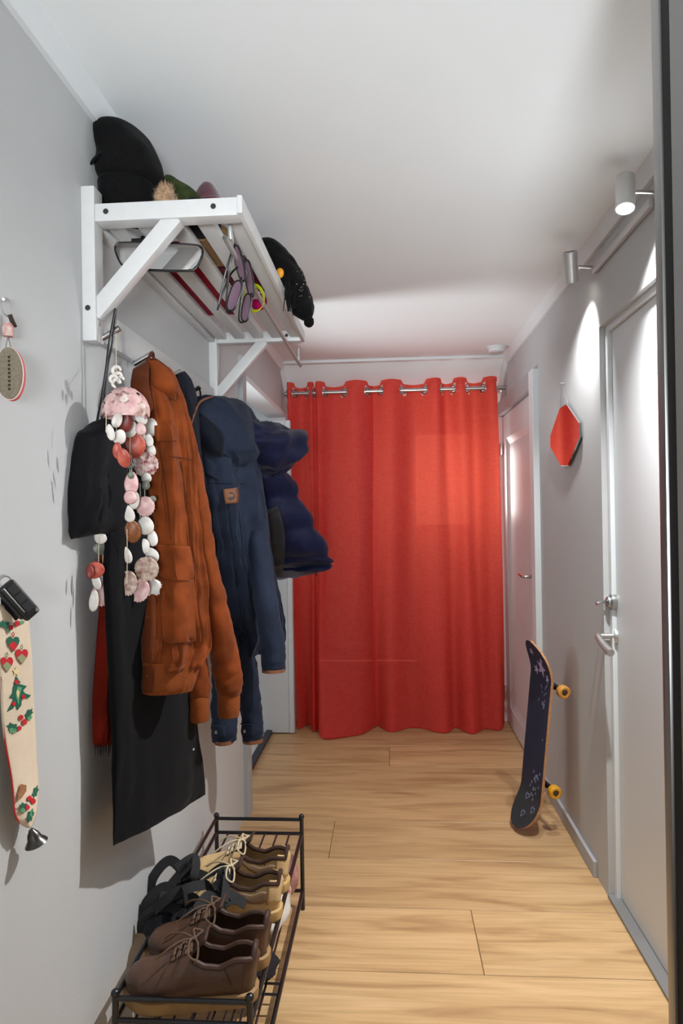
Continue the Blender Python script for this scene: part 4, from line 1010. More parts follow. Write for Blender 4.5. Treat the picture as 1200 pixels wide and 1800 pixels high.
# ================================================================== SHOES
def lerp(tab, t):
    for (a, va), (b, vb) in zip(tab, tab[1:]):
        if t <= b:
            k = (t-a)/(b-a); k = k*k*(3-2*k)*.4+k*.6
            return va+(vb-va)*k
    return tab[-1][1]
def shoe(name, label, cat, group, pos, rot, L, mats, side=1, laces=4, bow=True, collar=.0055, hs=1.0, overlay=None, seed=0):
    """toe along +x, built at the origin then turned; mats: upper, sole, lining, lace, trim"""
    up, so, li, la, tr = mats
    M = Matrix.Translation(pos) @ Matrix.Rotation(rot, 4, 'Z')
    th = thing(name, label, cat, pos, group)
    Wt = [(0, .010), (.03, .026), (.1, .034), (.25, .036), (.42, .038), (.58, .045), (.72, .049), (.84, .046), (.93, .034), (.98, .018), (1, .004)]
    Ht = [(0, .07), (.04, .092), (.12, .096), (.25, .078), (.36, .084), (.44, .1), (.52, .092), (.62, .074), (.74, .06), (.86, .054), (.94, .046), (.985, .032), (1, .016)]
    z0 = .024
    T0 = .44
    def P(t, a, o=0):
        w, h = lerp(Wt, t)+o, lerp(Ht, t)*hs+o
        c, s_ = cos(a), sin(a)
        x = (t-.5)*L - (.012*(s_) if t < .12 else 0)
        bulge = 1+.16*sin(a)*(cos(a)**2)*4*.5
        y = w*math.copysign(abs(c)**.72, c)*bulge + side*.008*sin(t*pi*1.1)*t
        z = z0+h*abs(s_)**.72
        return V((x, y, z))
    nT, nA = 56, 33
    AO = .25*pi
    g = G(); vs = {}
    tt = [i/(nT-1) for i in range(nT)]
    for i, t in enumerate(tt):
        for j in range(nA):
            a = pi*j/(nA-1); p = P(t, a); p += noise.noise_vector(p*40+V((seed, 0, 0)))*.0012
            vs[i, j] = g.bm.verts.new(M @ p)
    rim_l, rim_r = [], []
    for i in range(nT-1):
        for j in range(nA-1):
            a = pi*(j+.5)/(nA-1); t = tt[i]
            open_ = .045 < t < T0 and AO < a < pi-AO
            throat = T0 <= t < .60 and abs(a-pi/2) < .10*pi*(1-(t-T0)/.2)+.02
            if open_ or throat: continue
            g.bm.faces.new((vs[i, j], vs[i, j+1], vs[i+1, j+1], vs[i+1, j]))
    for v in [v for v in g.bm.verts if not v.link_faces]: g.bm.verts.remove(v)
    bv = g.bvh()
    uo = g.to('upper', up, th, solid=.0035, solid_off=-1, recalc=True, sharp=False)
    # padded collar round the opening
    ring = [P(t, AO) for t in [T0-(T0-.05)*k/14 for k in range(15)]]+[P(.035, AO+(pi-2*AO)*k/8) for k in range(9)]+[P(t, pi-AO) for t in [.05+(T0-.05)*k/14 for k in range(15)]]
    G().tube([M @ (p+V((0, 0, .001))) for p in ring], collar, 8, smooth=2).to('collar', tr, th)
    # insole and dark lining
    g = G(); ol = [P(t, 0)*1 for t in tt if t < .75]; orr = [P(t, pi) for t in tt if t < .75]
    g.prism([M @ V((p.x*.97, p.y*.92, z0+.004)) for p in ol]+[M @ V((p.x*.97, p.y*.92, z0+.004)) for p in orr[::-1]], V((0, 0, .003)))
    g.to('insole', li, th, smooth=False)
    # tongue
    def tg(u, v):
        t = .62-.27*v; y = (u-.5)*.052*(.75+.35*v); p = P(max(t, T0), pi/2)
        zz = p.z-.004+(.030*max(0, (v-.62)/.38)) - abs(u-.5)*.012
        return M @ V(((t-.5)*L, y+side*.006*t, zz))
    G().grid(tg, 9, 12).to('tongue', tr, th, solid=.005)
    # sole: outline swept up in two steps
    outl = [P(t, 0) for t in tt]+[P(t, pi) for t in tt[::-1]]
    cen = sum(outl, V())/len(outl)
    rings = []
    for (o, z) in ((.000, .0), (.004, .001), (.0065, .006), (.006, .016), (.0075, .02), (.007, .027), (.002, .03)):
        rr = []
        for p in outl:
            d = V((p.x-cen.x, (p.y-cen.y)*2.4, 0)).normalized()
            spring = max(0, (p.x/L-.3))*.05
            rr.append(M @ (V((p.x, p.y, z+spring))+d*o))
        rings.append(rr)
    G().loft(rings).to('sole', so, th)
    # lacing
    lb = []
    for k in range(laces):
        t = .46+.135*k/(max(1, laces-1)); w = .14*pi*(1-.25*k/laces)
        t2 = min(.61, t+.02)
        G().tube([M @ P(t, pi/2-w, .002), M @ P((t+t2)/2, pi/2, .005), M @ P(t2, pi/2+w, .002)], .0024, 6, smooth=4).to('lace', la, th)
        G().tube([M @ P(t, pi/2+w, .002), M @ P((t+t2)/2, pi/2, .007), M @ P(t2, pi/2-w, .002)], .0024, 6, smooth=4).to('lace', la, th)
        for s_ in (-1, 1):
            c = M @ P(t, pi/2+s_*w, .001); G().blob(c, .0032, 1).to('eyelet', tr, th)
    if bow:
        k0 = P(.455, pi/2, .009)
        for s_ in (-1, 1):
            q = [k0, k0+V((.006, s_*.02, .006)), k0+V((.004, s_*.044, -.008)), k0+V((-.014, s_*.048, -.016)), k0+V((-.012, s_*.022, .0)), k0]
            G().tube([M @ p for p in q], .0023, 6, smooth=5).to('lace_loop', la, th)
            q = [k0, k0+V((.028, s_*.014, .002)), k0+V((.055, s_*.03, -.008)), k0+V((.075, s_*.036, -.022))]
            G().tube([M @ p for p in q], .0022, 6, smooth=5).to('lace_end', la, th)
        G().blob(M @ k0, .0052, 2).to('lace_knot', la, th)
    # seams and overlays
    for (t0, t1, a0, a1) in ((.16, .24, .06*pi, .30*pi), (.62, .74, .42*pi, .03*pi)):
        for s_ in (0, 1):
            pts = []
            for k in range(10):
                u = k/9; a = a0+(a1-a0)*u; a = pi-a if s_ else a
                pts.append(M @ P(t0+(t1-t0)*u, a, .0006))
            G().tube(pts, .0011, 5).to('seam', tr, th)
    if overlay:
        for s_ in (0, 1):
            def ov(u, v):
                t = .1+.46*u; a = (.12+.16*u*u+.055*(v-.5)*2*(1-u)**.6*(1.2 if u > .06 else .9))*pi
                a = pi-a if s_ else a
                return M @ P(t, a, .0016)
            G().grid(ov, 20, 5).to('side_stripe', overlay, th, solid=.0016)
            def hl(u, v):
                t = .004+.11*u; a = (.05+.25*v)*pi; a = pi-a if s_ else a
                return M @ P(t, a, .0022)
            G().grid(hl, 6, 8).to('heel_counter', up, th, solid=.0016)
    return th
BRL = mat('brown_leather', (84, 58, 44), .42, var=.14, vscale=25, bump=.18, bscale=160, spec=.5)
BRD = mat('dark_brown_leather', (66, 43, 32), .6, var=.1, bump=.12, bscale=160)
BRS = mat('caramel_sole', (150, 118, 74), .6, var=.12)
DKL = mat('dark_shoe_lining', (22, 18, 17), .95)
BRLC = mat('brown_lace', (104, 80, 62), .85, bump=.5, bscale=800)
BGS = fab('beige_suede', (206, 176, 128), .1, .9, .3)
BGSOLE = mat('beige_rubber', (196, 162, 104), .65, var=.08)
BGT = fab('dark_brown_mesh', (72, 54, 46), .1)
BGL = mat('cream_lace', (214, 196, 164), .85, bump=.4, bscale=700)
TAU = mat('taupe_overlay', (146, 118, 90), .75)
ZSH = SZ+.0045
def heel_at(hx, hy, L, rot):
    p = W(hx, hy, Z=ZSH); return p+V((cos(rot), sin(rot), 0))*(L/2)
R1 = pi+.07
shoe('leather_shoe', 'brown leather lace-up shoe nearest the camera on the rack', 'shoe', 'brown lace-up shoes on the rack', heel_at(449, 1752, .285, R1), R1, .285, (BRL, BRS, DKL, BRLC, BRD), 1, seed=1, collar=.0065)
R2 = pi+.02
shoe('leather_shoe', 'brown leather lace-up shoe squeezed between its pair and the beige sneakers', 'shoe', 'brown lace-up shoes on the rack', heel_at(470, 1692, .285, R2), R2, .285, (BRL, BRS, DKL, BRLC, BRD), -1, seed=2, collar=.0065)
R3 = pi+.02
shoe('suede_sneaker', 'beige suede sneaker with cream laces beside the black sandals', 'shoe', 'beige sneakers on the rack', heel_at(492, 1610, .275, R3), R3, .275, (BGS, BGSOLE, BGT, BGL, BGT), 1, seed=3, collar=.006, overlay=TAU)
R4 = pi-.02
shoe('suede_sneaker', 'beige suede sneaker with cream laces farthest back on the rack', 'shoe', 'beige sneakers on the rack', heel_at(505, 1562, .275, R4), R4, .275, (BGS, BGSOLE, BGT, BGL, BGT), -1, seed=4, collar=.006, overlay=TAU)

# ---- black strappy sandals heaped by the wall
WEB = mat('black_webbing', (20, 21, 25), .7, bump=.6, bscale=900)
def ribbon(pts, w, t=.0012, ref=(0, 0, 1)):
    g = G(); pts = [V(p) for p in pts]; q = []
    n = 8*(len(pts)-1); q = [V(cr([tuple(p) for p in pts], i/n)) for i in range(n+1)]
    rings = []; u = V(ref)
    for i in range(len(q)):
        T_ = (q[min(i+1, n)]-q[max(i-1, 0)]).normalized(); u = (u-T_*u.dot(T_)); u = u.normalized() if u.length > 1e-6 else V((1, 0, 0)); b = T_.cross(u)
        rings.append([q[i]+b*w/2+u*t, q[i]-b*w/2+u*t, q[i]-b*w/2-u*t, q[i]+b*w/2-u*t])
    return g.loft(rings)
def sandal(label, toe, heel, lift, seed):
    rnd = random.Random(seed); a, b = V(toe), V(heel); d = (b-a).normalized(); s_ = V((-d.y, d.x, 0)); Ls = (b-a).length
    th = thing('strap_sandal', label, 'sandal', (a+b)/2, 'black sandals on the rack')
    g = G(); ol = []
    for k in range(28):
        t = 2*pi*k/28; l = (.5-.5*cos(t)); w = (.046-.012*l)*math.copysign(abs(sin(t))**.75, sin(t)); ol.append(a+d*(l*Ls)+s_*w+V((0, 0, lift*l)))
    g.prism(ol, V((0, 0, .016))); g.to('sole', BLACKP, th)
    def arch(u, h, w, lean=0):
        c = a+d*(u*Ls)+V((0, 0, lift*u+.012)); W_ = .046
        return ribbon([c+s_*W_, c+s_*W_*.9+V((0, 0, h*.6))+d*lean*.4, c+V((0, 0, h))+d*lean, c-s_*W_*.9+V((0, 0, h*.6))+d*lean*.4, c-s_*W_], w)
    arch(.2, .05, .034, .01).to('toe_strap', WEB, th); arch(.4, .066, .034, .02).to('instep_strap', WEB, th)
    arch(.78, .085, .025, .03).to('ankle_strap', WEB, th)
    # padded toe cover
    M_ = frame(a+d*(.24*Ls)+V((0, 0, .03)), d, s_, (0, 0, 1))
    G().blob((0, 0, 0), (.06, .046, .034), 3, M=M_.to_3x3().to_4x4(), fn=lambda p: lumpy(p, 2.5, .1, seed)).bm and None
    g = G().blob((0, 0, 0), (.058, .045, .033), 3, fn=lambda p: lumpy(p, 2.5, .12, seed))
    for v in g.bm.verts: v.co = M_ @ v.co
    g.to('toe_pad', fab('black_nylon', (17, 18, 24), .12, .6, bump=.5), th)
    c = a+d*(.55*Ls)+V((0, 0, .05))
    for k in range(5):
        q = [c]; 
        for j in range(4): q.append(q[-1]+V((rnd.uniform(-.05, .05), rnd.uniform(-.04, .04), rnd.uniform(-.03, .045))))
        for p in q: p.z = max(p.z, ZSH+.012)
        ribbon(q, .022, ref=(rnd.uniform(-1, 1), rnd.uniform(-1, 1), .6)).to('loose_strap', WEB, th)
    bk = c+V((.04, -.02, .02)); G().tube([bk+V((.011*x, 0, .009*z)) for x, z in ((-1, -1), (1, -1), (1, 1), (-1, 1))], .0018, 6, closed=True).to('buckle', BLACKP, th)
    return th
sandal('black webbing sandal leaning against the wall end of the rack', W(282, 1668, Z=ZSH+.01), W(300, 1590, Z=ZSH+.02), .03, 3)
sandal('black webbing sandal with upright loose strap beside the beige sneakers', W(318, 1640, Z=ZSH+.01), W(395, 1590, Z=ZSH+.01), .0, 8)
th = [o for o in bpy.data.objects if o.name.startswith('strap_sandal')][-1]
q = [W(392, 1615, Z=.33), W(388, 1590, Z=.345), W(386, 1560, Z=.36), W(388, 1536, Z=.385), W(394, 1530, Z=.39), W(398, 1545, Z=.375), W(394, 1585, Z=.35)]
ribbon(q, .022, ref=(0, -1, .3)).to('loose_strap', WEB, th)
for q in ([W(345, 1600, Z=.36), W(365, 1575, Z=.375), W(380, 1590, Z=.36), W(400, 1620, Z=.32)], [W(270, 1600, Z=.34), W(300, 1575, Z=.37), W(335, 1560, Z=.38), W(360, 1555, Z=.37)], [W(385, 1590, Z=.34), W(410, 1580, Z=.34), W(432, 1590, Z=.32)], [W(385, 1605, Z=.32), W(400, 1575, Z=.34), W(430, 1570, Z=.33)], [W(270, 1690, Z=.28), W(300, 1675, Z=.3), W(330, 1640, Z=.32), W(345, 1600, Z=.34)]):
    ribbon(q, .024, ref=(.2, -.8, .6)).to('loose_strap', WEB, th)

# ---- things on the lower shelf
PLAS = mat('white_plastic_film', (222, 220, 214), .3, var=.06, vscale=30, bump=.3, bscale=60)
def crumple(name, label, cat, lo, hi, m, seed, parts=True):
    c = (V(lo)+V(hi))/2; r = (V(hi)-V(lo))/2
    t = thing(name, label, cat, (c.x, c.y, lo[2]))
    g = G().blob(c, r, 4, fn=lambda p: 1+.16*noise.noise(p*2.1+V((seed, 0, 0)))+.09*abs(noise.noise(p*5.3+V((0, seed, 0))))+.03*noise.noise(p*13))
    for v in g.bm.verts: v.co.z = max(v.co.z, lo[2])
    bv = g.bvh(); g.to('body', m, t, sharp=False); return t, bv
zl = SZ2+.0045
pb, bvb_ = crumple('plastic_bag', 'crumpled white plastic bag with red lettering on the lower rack shelf', 'bag', (-.42, 1.90, zl), (-.315, 2.15, zl+.115), PLAS, 2)
cu = bpy.data.curves.new('lettering', 'FONT'); cu.body = 'Ga'; cu.size = .05; cu.extrude = .0004
fo = bpy.data.objects.new('lettering', cu); me = bpy.data.meshes.new_from_object(fo); bpy.data.objects.remove(fo)
me.materials.append(mat('red_print', (205, 44, 30), .6))
Rz = Matrix.Rotation(radians(-70), 4, 'Z'); Ml = None
h = bvb_.ray_cast(C0, ray(513, 1560).normalized())
for v in me.vertices:   # lay the print onto the film
    p = Rz @ V((v.co.x-.03, v.co.y-.015, 0)); s_ = FPX/2.1
    pp, ok = on(bvb_, 516+p.x*s_, 1566-p.y*s_, .0012+v.co.z*.3, V((-.33, 2.0, .13)))
    v.co = pp-ORG[pb]
lo_ = bpy.data.objects.new('lettering', me); COL.objects.link(lo_); lo_.parent = pb; ORG[lo_] = ORG[pb]
crumple('paper_bundle', 'crumpled white paper bundle by the wall under the rack', 'paper', (-.56, 2.0, zl), (-.485, 2.17, zl+.1), mat('white_paper', (226, 224, 218), .8, bump=.3, bscale=80), 5)
crumple('tissue_pack', 'cream paper pack behind the beige sneakers on the lower shelf', 'paper', (-.47, 2.02, zl), (-.40, 2.18, zl+.11), mat('cream_paper', (222, 208, 180), .8, bump=.4, bscale=120), 7)
crumple('pink_wrapper', 'pink and grey plastic wrapper at the far end of the lower shelf', 'wrapper', (-.37, 2.15, zl), (-.31, 2.19, zl+.135), mat('pink_film', (196, 140, 140), .4, var=.3, vscale=40), 9)
crumple('dark_slipper', 'dark slipper on the lower shelf below the sneakers', 'slipper', (-.46, 1.72, zl), (-.315, 1.86, zl+.05), fab('dark_grey_felt', (40, 36, 38), .2), 11)

# ================================================================== SKATEBOARD
sk = thing('skateboard', 'navy grip-taped skateboard with yellow wheels leaning on the right wall', 'skateboard', (.57, 2.8, 0))
Bp = V((.556, 2.802, .014)); Tp = V((.628, 2.77, .80))
ax_l = (Tp-Bp).normalized(); nrm = V((-1, -.2, 0)); nrm = (nrm-ax_l*nrm.dot(ax_l)).normalized(); wd_ = ax_l.cross(nrm).normalized()
LEN = .775; HW = .098
def deck(s_, w, o):
    """s along the deck 0..1, w -1..1 across, o offset along grip normal"""
    e = min(s_, 1-s_); k = max(0, (.185-e)/.185)
    kick = .062*k**1.5
    wid = HW*(1-max(0, (.115-e)/.115)**2.4) if e < .115 else HW
    wid = HW*sqrt(max(0.0004, 1-max(0, (.12-e)/.12)**2))
    conc = .006*abs(w)**2
    return Bp+ax_l*(s_*LEN*.985)+wd_*(w*wid)+nrm*(kick+conc+o)
def sheet(o0, o1, inset=0):
    g = G(); n = 60; top, bot = [], []
    for i in range(n+1):
        s_ = .5-.5*cos(pi*i/n); s_ = .001+s_*.998
        top.append([deck(s_, (j/8-1)*(1-inset), o1) for j in range(17)]); bot.append([deck(s_, (j/8-1)*(1-inset), o0) for j in range(17)])
    ring = [t+b[::-1] for t, b in zip(top, bot)]
    return g.loft(ring)
sheet(-.011, -.0008).to('deck', mat('maple_edge', (186, 138, 96), .5, var=.15, vscale=80), sk)
def grip():
    def b(nt, n, L):
        p = n['Principled BSDF']; p.inputs['Roughness'].default_value = .9
        g = n.new('ShaderNodeNewGeometry'); sx = n.new('ShaderNodeSeparateXYZ'); L.new(g.outputs['Position'], sx.inputs[0])
        r = n.new('ShaderNodeValToRGB'); e = r.color_ramp.elements
        e[0].position = .16; e[0].color = (*lin((42, 42, 46)), 1); e[1].position = .23; e[1].color = (*lin((32, 34, 62)), 1)
        L.new(sx.outputs['Z'], r.inputs[0]); L.new(r.outputs[0], p.inputs['Base Color'])
        nb = n.new('ShaderNodeTexNoise'); nb.inputs['Scale'].default_value = 1400; L.new(g.outputs['Position'], nb.inputs['Vector'])
        bp = n.new('ShaderNodeBump'); bp.inputs['Strength'].default_value = .5; bp.inputs['Distance'].default_value = .001; L.new(nb.outputs['Fac'], bp.inputs['Height']); L.new(bp.outputs[0], p.inputs['Normal'])
    return mix_mat('navy_grip_tape', b)
gp = sheet(-.0008, .0006, .03).to('grip_tape', grip(), sk)
LAV = mat('lavender_print', (176, 160, 205), .7); CHK = mat('chalk_marks', (150, 160, 195), .8)
def star(s_, w, r, n=5):
    pts = []
    for k in range(2*n):
        a = pi*k/n+.3; rr = r*(1 if k % 2 == 0 else .42); pts.append(deck(s_+rr*cos(a)/LEN, w+rr*sin(a)/HW, .0009))
    return G().prism(pts, nrm*.0005)
for (s_, w, r) in ((.93, -.5, .017), (.905, .3, .012), (.86, .1, .04), (.835, -.45, .022), (.82, .6, .02)):
    star(s_, w, r).to('star_print', LAV, gp, smooth=False)
rnd = random.Random(5)
for (s0, w0, sw, cnt) in ((.76, .25, .03, 26), (.69, .15, .03, 24), (.27, .3, .05, 40), (.20, .1, .05, 30), (.5, .3, .04, 5)):
    for k in range(cnt // 3):
        s_, w = s0+rnd.uniform(-sw, sw), w0+rnd.uniform(-.35, .35)
        q = [deck(s_+.008*cos(a)*rnd.uniform(.5, 1.2), w+.07*sin(a)*rnd.uniform(.5, 1.2), .001) for a in (0, .9, 1.8, 2.8, 3.6)]
        G().tube(q, .0008, 4).to('drawn_mark', CHK, gp)
def heart(s_, w, r):
    return [deck(s_+(-r*(13*cos(t)-5*cos(2*t)-2*cos(3*t)-cos(4*t))/16)*-1/LEN, w+r*(sin(t)**3)/HW, .001) for t in [2*pi*k/18 for k in range(18)]]
for (s_, w) in ((.15, -.25), (.12, .55), (.07, .0)): G().tube(heart(s_, w, .014), .0008, 4, closed=True).to('drawn_mark', CHK, gp)
YEL = mat('yellow_urethane', (222, 162, 38), .5); YEL2 = mat('amber_urethane', (206, 146, 66), .5)
for ti, (s_, wm) in enumerate(((.235, YEL), (.765, YEL2))):
    base = deck(s_, 0, -.011)
    tk = thing('truck', None, None, base); tk.parent = sk; tk.location = base-ORG[sk]
    g = G(); Mb = frame(base, wd_, ax_l, -nrm)
    def tb(lo, hi, bev=.002, m=BLACKP, nm='baseplate'):
        g = G().box(lo, hi, bev)
        for v in g.bm.verts: v.co = Mb @ v.co
        return g.to(nm, m, tk)
    tb((-.027, -.04, -.001), (.027, .04, .008))
    tb((-.012, -.016, .006), (.012, .016, .04), .004, BLACKP, 'hanger')
    G().cyl(Mb @ V((-.092, 0, .046)), Mb @ V((.092, 0, .046)), .0042, seg=10).to('axle', SATIN, tk)
    G().tube([Mb @ V((-.062, 0, .046)), Mb @ V((-.03, 0, .044)), Mb @ V((0, 0, .038)), Mb @ V((.03, 0, .044)), Mb @ V((.062, 0, .046))], [.007, .011, .014, .011, .007], 12, smooth=3).to('hanger_arm', BLACKP, tk)
    for sd_ in (-1, 1):
        c = Mb @ V((sd_*.08, 0, .046)); Mw = frame(c, ax_l, -nrm, ax_l.cross(-nrm))
        if (Mw.to_3x3() @ V((0, 0, 1))).dot(wd_)*sd_ < 0: Mw = frame(c, -nrm, ax_l, (-nrm).cross(ax_l))
        wl_ = G().lathe([(.0001, -.014), (.013, -.015), (.020, -.0155), (.0255, -.011), (.0262, 0), (.0255, .011), (.020, .0155), (.013, .015), (.012, .011), (.0001, .011)], Mw, 28).to('wheel', wm, tk)
        G().lathe([(.0001, .0105), (.0105, .0105), (.0105, .0135), (.005, .014), (.0045, .017), (.0001, .0172)], Mw, 18).to('bearing', mat('bearing_rust', (92, 74, 60), .5, .6), tk)

# ================================================================== THINGS ON THE LEFT WALL
XW = XL+.012
kr = thing('key_float', 'oval cork key float with red and white rim on a key ring', 'key float', W(20, 700, X=XW))
G().cyl((XL, W(10, 528, X=XL).y, W(10, 528, X=XL).z), (XL+.03, W(6, 526, X=XL+.03).y, W(6, 526, X=XL+.03).z), .002, seg=8).to('nail', SATIN, kr)
c = W(12, 540, X=XW); G().tube([c+V((0, .015*cos(2*pi*k/20), .015*sin(2*pi*k/20))) for k in range(20)], .0011, 6, closed=True).to('split_ring', SATIN, kr)
c2 = W(17, 553, X=XW); G().tube([c2, c2+V((.002, .004, -.01)), c2+V((.002, .014, -.016))], [.004, .004, .0028], 8).to('cord_knot', mat('dark_brown_cord', (52, 40, 36), .9), kr)
c3 = W(14, 580, X=XW); G().lathe([(.0001, -.011), (.008, -.011), (.009, -.003), (.009, .006), (.006, .011), (.0001, .011)], Matrix.Translation(c3), 14).to('bead', mat('red_white_bead', (176, 80, 84), .6, var=.5, vscale=90, col2=(205, 190, 180)), kr)
for xx in (8, 22): G().tube([c3+V((0, 0, -.01)), W(xx, 622, X=XW)], .0009, 5).to('string', mat('grey_string', (120, 116, 110), .9), kr)
cF = W(19, 658, X=XL+.026); nF = V((.2, -1, 0)).normalized(); tF = V((1, .2, 0)).normalized()
def disc(o0, o1, ra, rb, m, nm):
    ol = [cF+tF*(ra*cos(2*pi*k/36))+V((0, 0, rb*sin(2*pi*k/36))) for k in range(36)]
    return G().prism([p+nF*o0 for p in ol], nF*(o1-o0)).to(nm, m, kr)
CK = mat('cork_print', (118, 108, 92), .85, var=.15, vscale=200)
disc(.006, .010, .0205, .042, CK, 'cork_face'); disc(.002, .006, .0215, .0432, mat('cream_foam', (222, 200, 190), .8), 'foam_layer'); disc(-.006, .002, .0215, .0435, mat('pink_red_foam', (208, 84, 92), .8), 'foam_layer'); disc(-.010, -.006, .021, .0425, mat('cream_foam', (222, 200, 190), .8), 'foam_layer')
for k in range(9):
    z = .026-.0065*k; p = cF+nF*.0103+V((0, 0, z))+tF*.001
    G().box((-.0018, -.0002, -.002), (.0018, .0004, .002), M=frame(p, tF, nF, (0, 0, 1)) @ Matrix.Rotation(.3*(k % 3-1), 4, 'Y')).to('print_letter', mat('dark_print', (40, 34, 26), .8), kr)

# embroidered Christmas band with bell
bd = thing('embroidered_band', 'cream Christmas bell-pull band embroidered with hearts, tree and holly', 'wall hanging', W(45, 1480, X=XW))
XBD = XL+.02
left = [(-12, 1060), (-8, 1130), (0, 1190), (3, 1260), (9, 1310), (17, 1355), (22, 1390), (25, 1430), (34, 1447), (49, 1455)]
right = [(46, 1072), (50, 1090), (55, 1150), (58, 1210), (62, 1290), (65, 1340), (68, 1385), (67, 1400), (64, 1430), (55, 1455)]
Lp = [(*p, 0) for p in left]; Rp = [(*p, 0) for p in right]
def bandpt(u, v, off=0):
    a, b = cr(Lp, v), cr(Rp, v); x = a[0]+(b[0]-a[0])*u; y = a[1]+(b[1]-a[1])*u
    return W(x, y, X=XBD+.012*max(0, v-.3)*sin(u*3)+.004*sin(v*9)+off)
def bandpx(x, y, off=.0022):
    X = XBD+.006
    for v in [i/60 for i in range(61)]:
        a, b = cr(Lp, v), cr(Rp, v)
        if (a[1]+b[1])/2 >= y:
            u = min(1, max(0, (x-a[0])/max(1, b[0]-a[0]))); X = XBD+.012*max(0, v-.3)*sin(u*3)+.004*sin(v*9); break
    return W(x, y, X=X+off)
G().grid(lambda u, v: bandpt(u, v), 12, 44).to('band', fab('cream_canvas', (226, 208, 184), .05, bump=.6, bscale=700), bd, solid=.0016)
REDT = mat('red_thread', (196, 24, 38), .8, bump=.5, bscale=900); GRN = mat('dark_green_thread', (22, 98, 76), .8, bump=.5, bscale=900); GRL = mat('light_green_thread', (96, 160, 116), .8, bump=.5, bscale=900); OLV = mat('sage_thread', (140, 150, 110), .8)
YLW = mat('straw_thread', (226, 204, 150), .8); BRN = mat('brown_thread', (150, 100, 62), .8)
G().tube([bandpx(a+1, b, .001) for a, b in left[2:9]], .0014, 5, smooth=3).to('red_edging', REDT, bd)
def motif(name, pts, m, off=.0022):
    g = G(); g.prism([bandpx(x, y, off) for x, y in pts], V((.0007, -.0003, 0))); return g.to(name, m, bd, smooth=False)
def heartm(cx, cy, m1, m2):
    motif('heart_motif', [(cx, cy-6), (cx+4, cy-11), (cx+9, cy-10), (cx+11, cy-4), (cx+9, cy+3), (cx, cy+16), (cx-9, cy+3), (cx-11, cy-4), (cx-9, cy-10), (cx-4, cy-11)], m1)
    motif('heart_weave', [(cx, cy-3), (cx+8, cy+4), (cx, cy+15), (cx-8, cy+4)], m2, .003)
    G().tube([bandpx(cx, cy-10, .003), bandpx(cx-2, cy-15, .003), bandpx(cx, cy-19, .003), bandpx(cx+2, cy-15, .003), bandpx(cx, cy-10, .003)], .0007, 4).to('heart_loop', m2, bd)
heartm(23, 1130, GRN, REDT); heartm(38, 1152, REDT, OLV); heartm(12, 1166, REDT, OLV)
def leaf(cx, cy, ang, L_, w_, m):
    pts = []; n = 12
    for k in range(n):
        t = 2*pi*k/n; r = (1 if k % 2 == 0 else .62); x = cos(t)*L_*r; y = sin(t)*w_*r
        pts.append((cx+x*cos(ang)-y*sin(ang), cy+x*sin(ang)+y*cos(ang)))
    motif('holly_leaf', pts, m)
def berry(cx, cy, r=4): motif('berry', [(cx+r*cos(2*pi*k/10), cy+1.15*r*sin(2*pi*k/10)) for k in range(10)], REDT, .003)
leaf(8, 1098, .3, 13, 7, GRN); leaf(14, 1106, 1.2, 7, 4, GRL); leaf(38, 1094, -.3, 6, 4, GRL); berry(19, 1103, 4); berry(30, 1096, 4.5)
# tree
motif('tree_motif', [(28, 1188), (33, 1196), (36, 1199), (33, 1202), (47, 1206), (40, 1214), (44, 1219), (54, 1222), (50, 1227), (38, 1226), (37, 1240), (31, 1248), (27, 1238), (22, 1246), (12, 1251), (18, 1240), (24, 1228), (16, 1226), (22, 1218), (23, 1208), (26, 1200)], GRN)
motif('tree_motif', [(30, 1207), (38, 1208), (34, 1222), (32, 1240), (27, 1222)], GRL, .0028); motif('candle_motif', [(30, 1212), (34, 1216), (32, 1228), (28, 1218)], YLW, .0034)
motif('star_motif', [(28, 1172), (30, 1177), (35, 1178), (31, 1182), (32, 1187), (28, 1184), (24, 1187), (25, 1182), (22, 1178), (26, 1177)], YLW)
berry(29, 1199, 3.6); berry(41, 1225, 3.4); berry(24, 1237, 3.4)
leaf(51, 1254, -1.0, 11, 6, GRN); leaf(52, 1262, -.8, 6, 4, GRL); leaf(22, 1278, .2, 12, 8, GRN); leaf(22, 1284, .4, 8, 6, GRL); berry(37, 1261, 4); berry(43, 1269, 4.5); berry(34, 1280, 3.6)
leaf(62, 1392, -1.25, 13, 5, GRN); leaf(42, 1417, .2, 9, 7, GRN); leaf(40, 1424, .4, 6, 5, GRL); leaf(53, 1434, 1.9, 14, 6, GRN); leaf(56, 1430, 1.7, 8, 4, GRL); berry(52, 1403, 4); berry(58, 1408, 4.5); berry(48, 1419, 4)
motif('sack_motif', [(36, 1378), (46, 1380), (46, 1390), (38, 1402), (31, 1408), (31, 1396)], BRN)
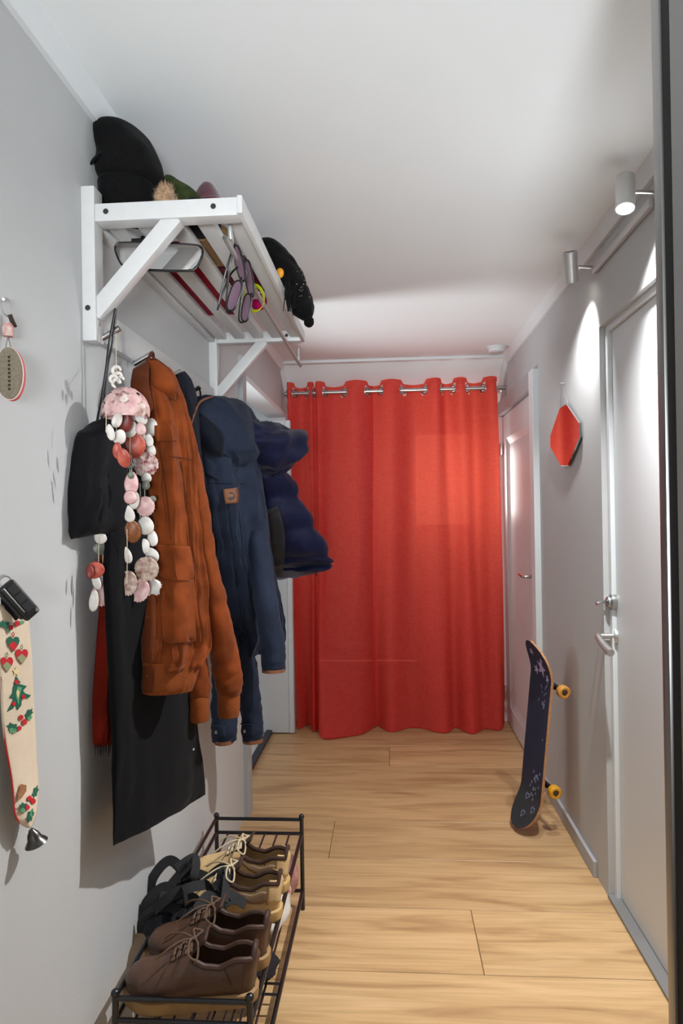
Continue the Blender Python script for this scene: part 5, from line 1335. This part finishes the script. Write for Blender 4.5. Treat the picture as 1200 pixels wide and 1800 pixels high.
# bell
bt = W(54, 1456, X=XBD+.006); be = W(60, 1483, X=XBD+.03)
dB = (V((.25, .18, -1))).normalized(); xx = V((1, 0, 0)); xx = (xx-dB*xx.dot(dB)).normalized()
MB_ = frame(bt, xx, dB.cross(xx), dB)
PEW = mat('pewter', (92, 90, 88), .3, .9)
bl = G().lathe([(.0001, .002), (.004, .002), (.006, .006), (.0085, .009), (.0105, .014), (.012, .02), (.0165, .025), (.019, .029), (.0175, .03), (.011, .02), (.0001, .012)], MB_, 24).to('bell', PEW, bd)
G().blob(MB_ @ V((0, 0, .027)), .0045, 2).to('clapper', PEW, bl)
# car key with folded blade hanging over the band
kp = W(32, 1055, X=XL+.038)
ck = thing('car_key', 'black folding car key with three buttons hanging over the band', 'key', W(40, 1085, X=XL+.034))
kx = (W(36, 1050, X=XL+.04)-W(28, 1056, X=XL+.036)).normalized()
zz = V((.78, -.62, .05)).normalized(); yy = (W(14, 1022, X=XL+.038)-W(50, 1082, X=XL+.038)).normalized(); yy = (yy-zz*yy.dot(zz)).normalized(); xx2 = yy.cross(zz)
MK = frame(kp, xx2, yy, zz)
def kb(lo, hi, bev, m, nm, par):
    g = G().box(lo, hi, bev, seg=3)
    for v in g.bm.verts: v.co = MK @ v.co
    return g.to(nm, m, par)
KB = mat('key_black', (26, 26, 27), .45); KD = mat('key_button', (38, 38, 39), .55)
kb((-.013, -.036, -.007), (.015, .034, .007), .005, KB, 'body', ck)
for i, (a, b) in enumerate(((.012, .028), (-.006, .010), (-.024, -.008))): kb((-.004, a, .0066), (.012, b, .0082), .0008, KD, 'button', ck)
kb((-.0085, -.02, .0062), (-.0062, .032, .0086), .001, CHROME, 'chrome_strip', ck)
kb((-.017, -.028, -.004), (-.0125, .028, .004), .002, KD, 'folded_blade', ck)
G().lathe([(.0001, .0015), (.003, .0012), (.0034, 0)], MK @ Matrix.Translation((.0105, -.0305, .0068)), 12).to('pivot', SATIN, ck)
G().tube([MK @ V((.004+.009*cos(t), .036+.009*sin(t), 0)) for t in [2*pi*k/16 for k in range(16)]], .0011, 6, closed=True).to('split_ring', SATIN, ck)
G().cyl((XL, (MK @ V((0, .044, 0))).y, (MK @ V((0, .045, 0))).z), MK @ V((0.01, .045, 0)), .002, seg=8).to('hook', SATIN, ck)
G().tube([W(8, 1052, X=XL+.02), W(10, 1066, X=XL+.02), W(18, 1076, X=XL+.02), W(28, 1086, X=XL+.022)], .006, 8, smooth=3).to('lanyard', BLACKC, ck)
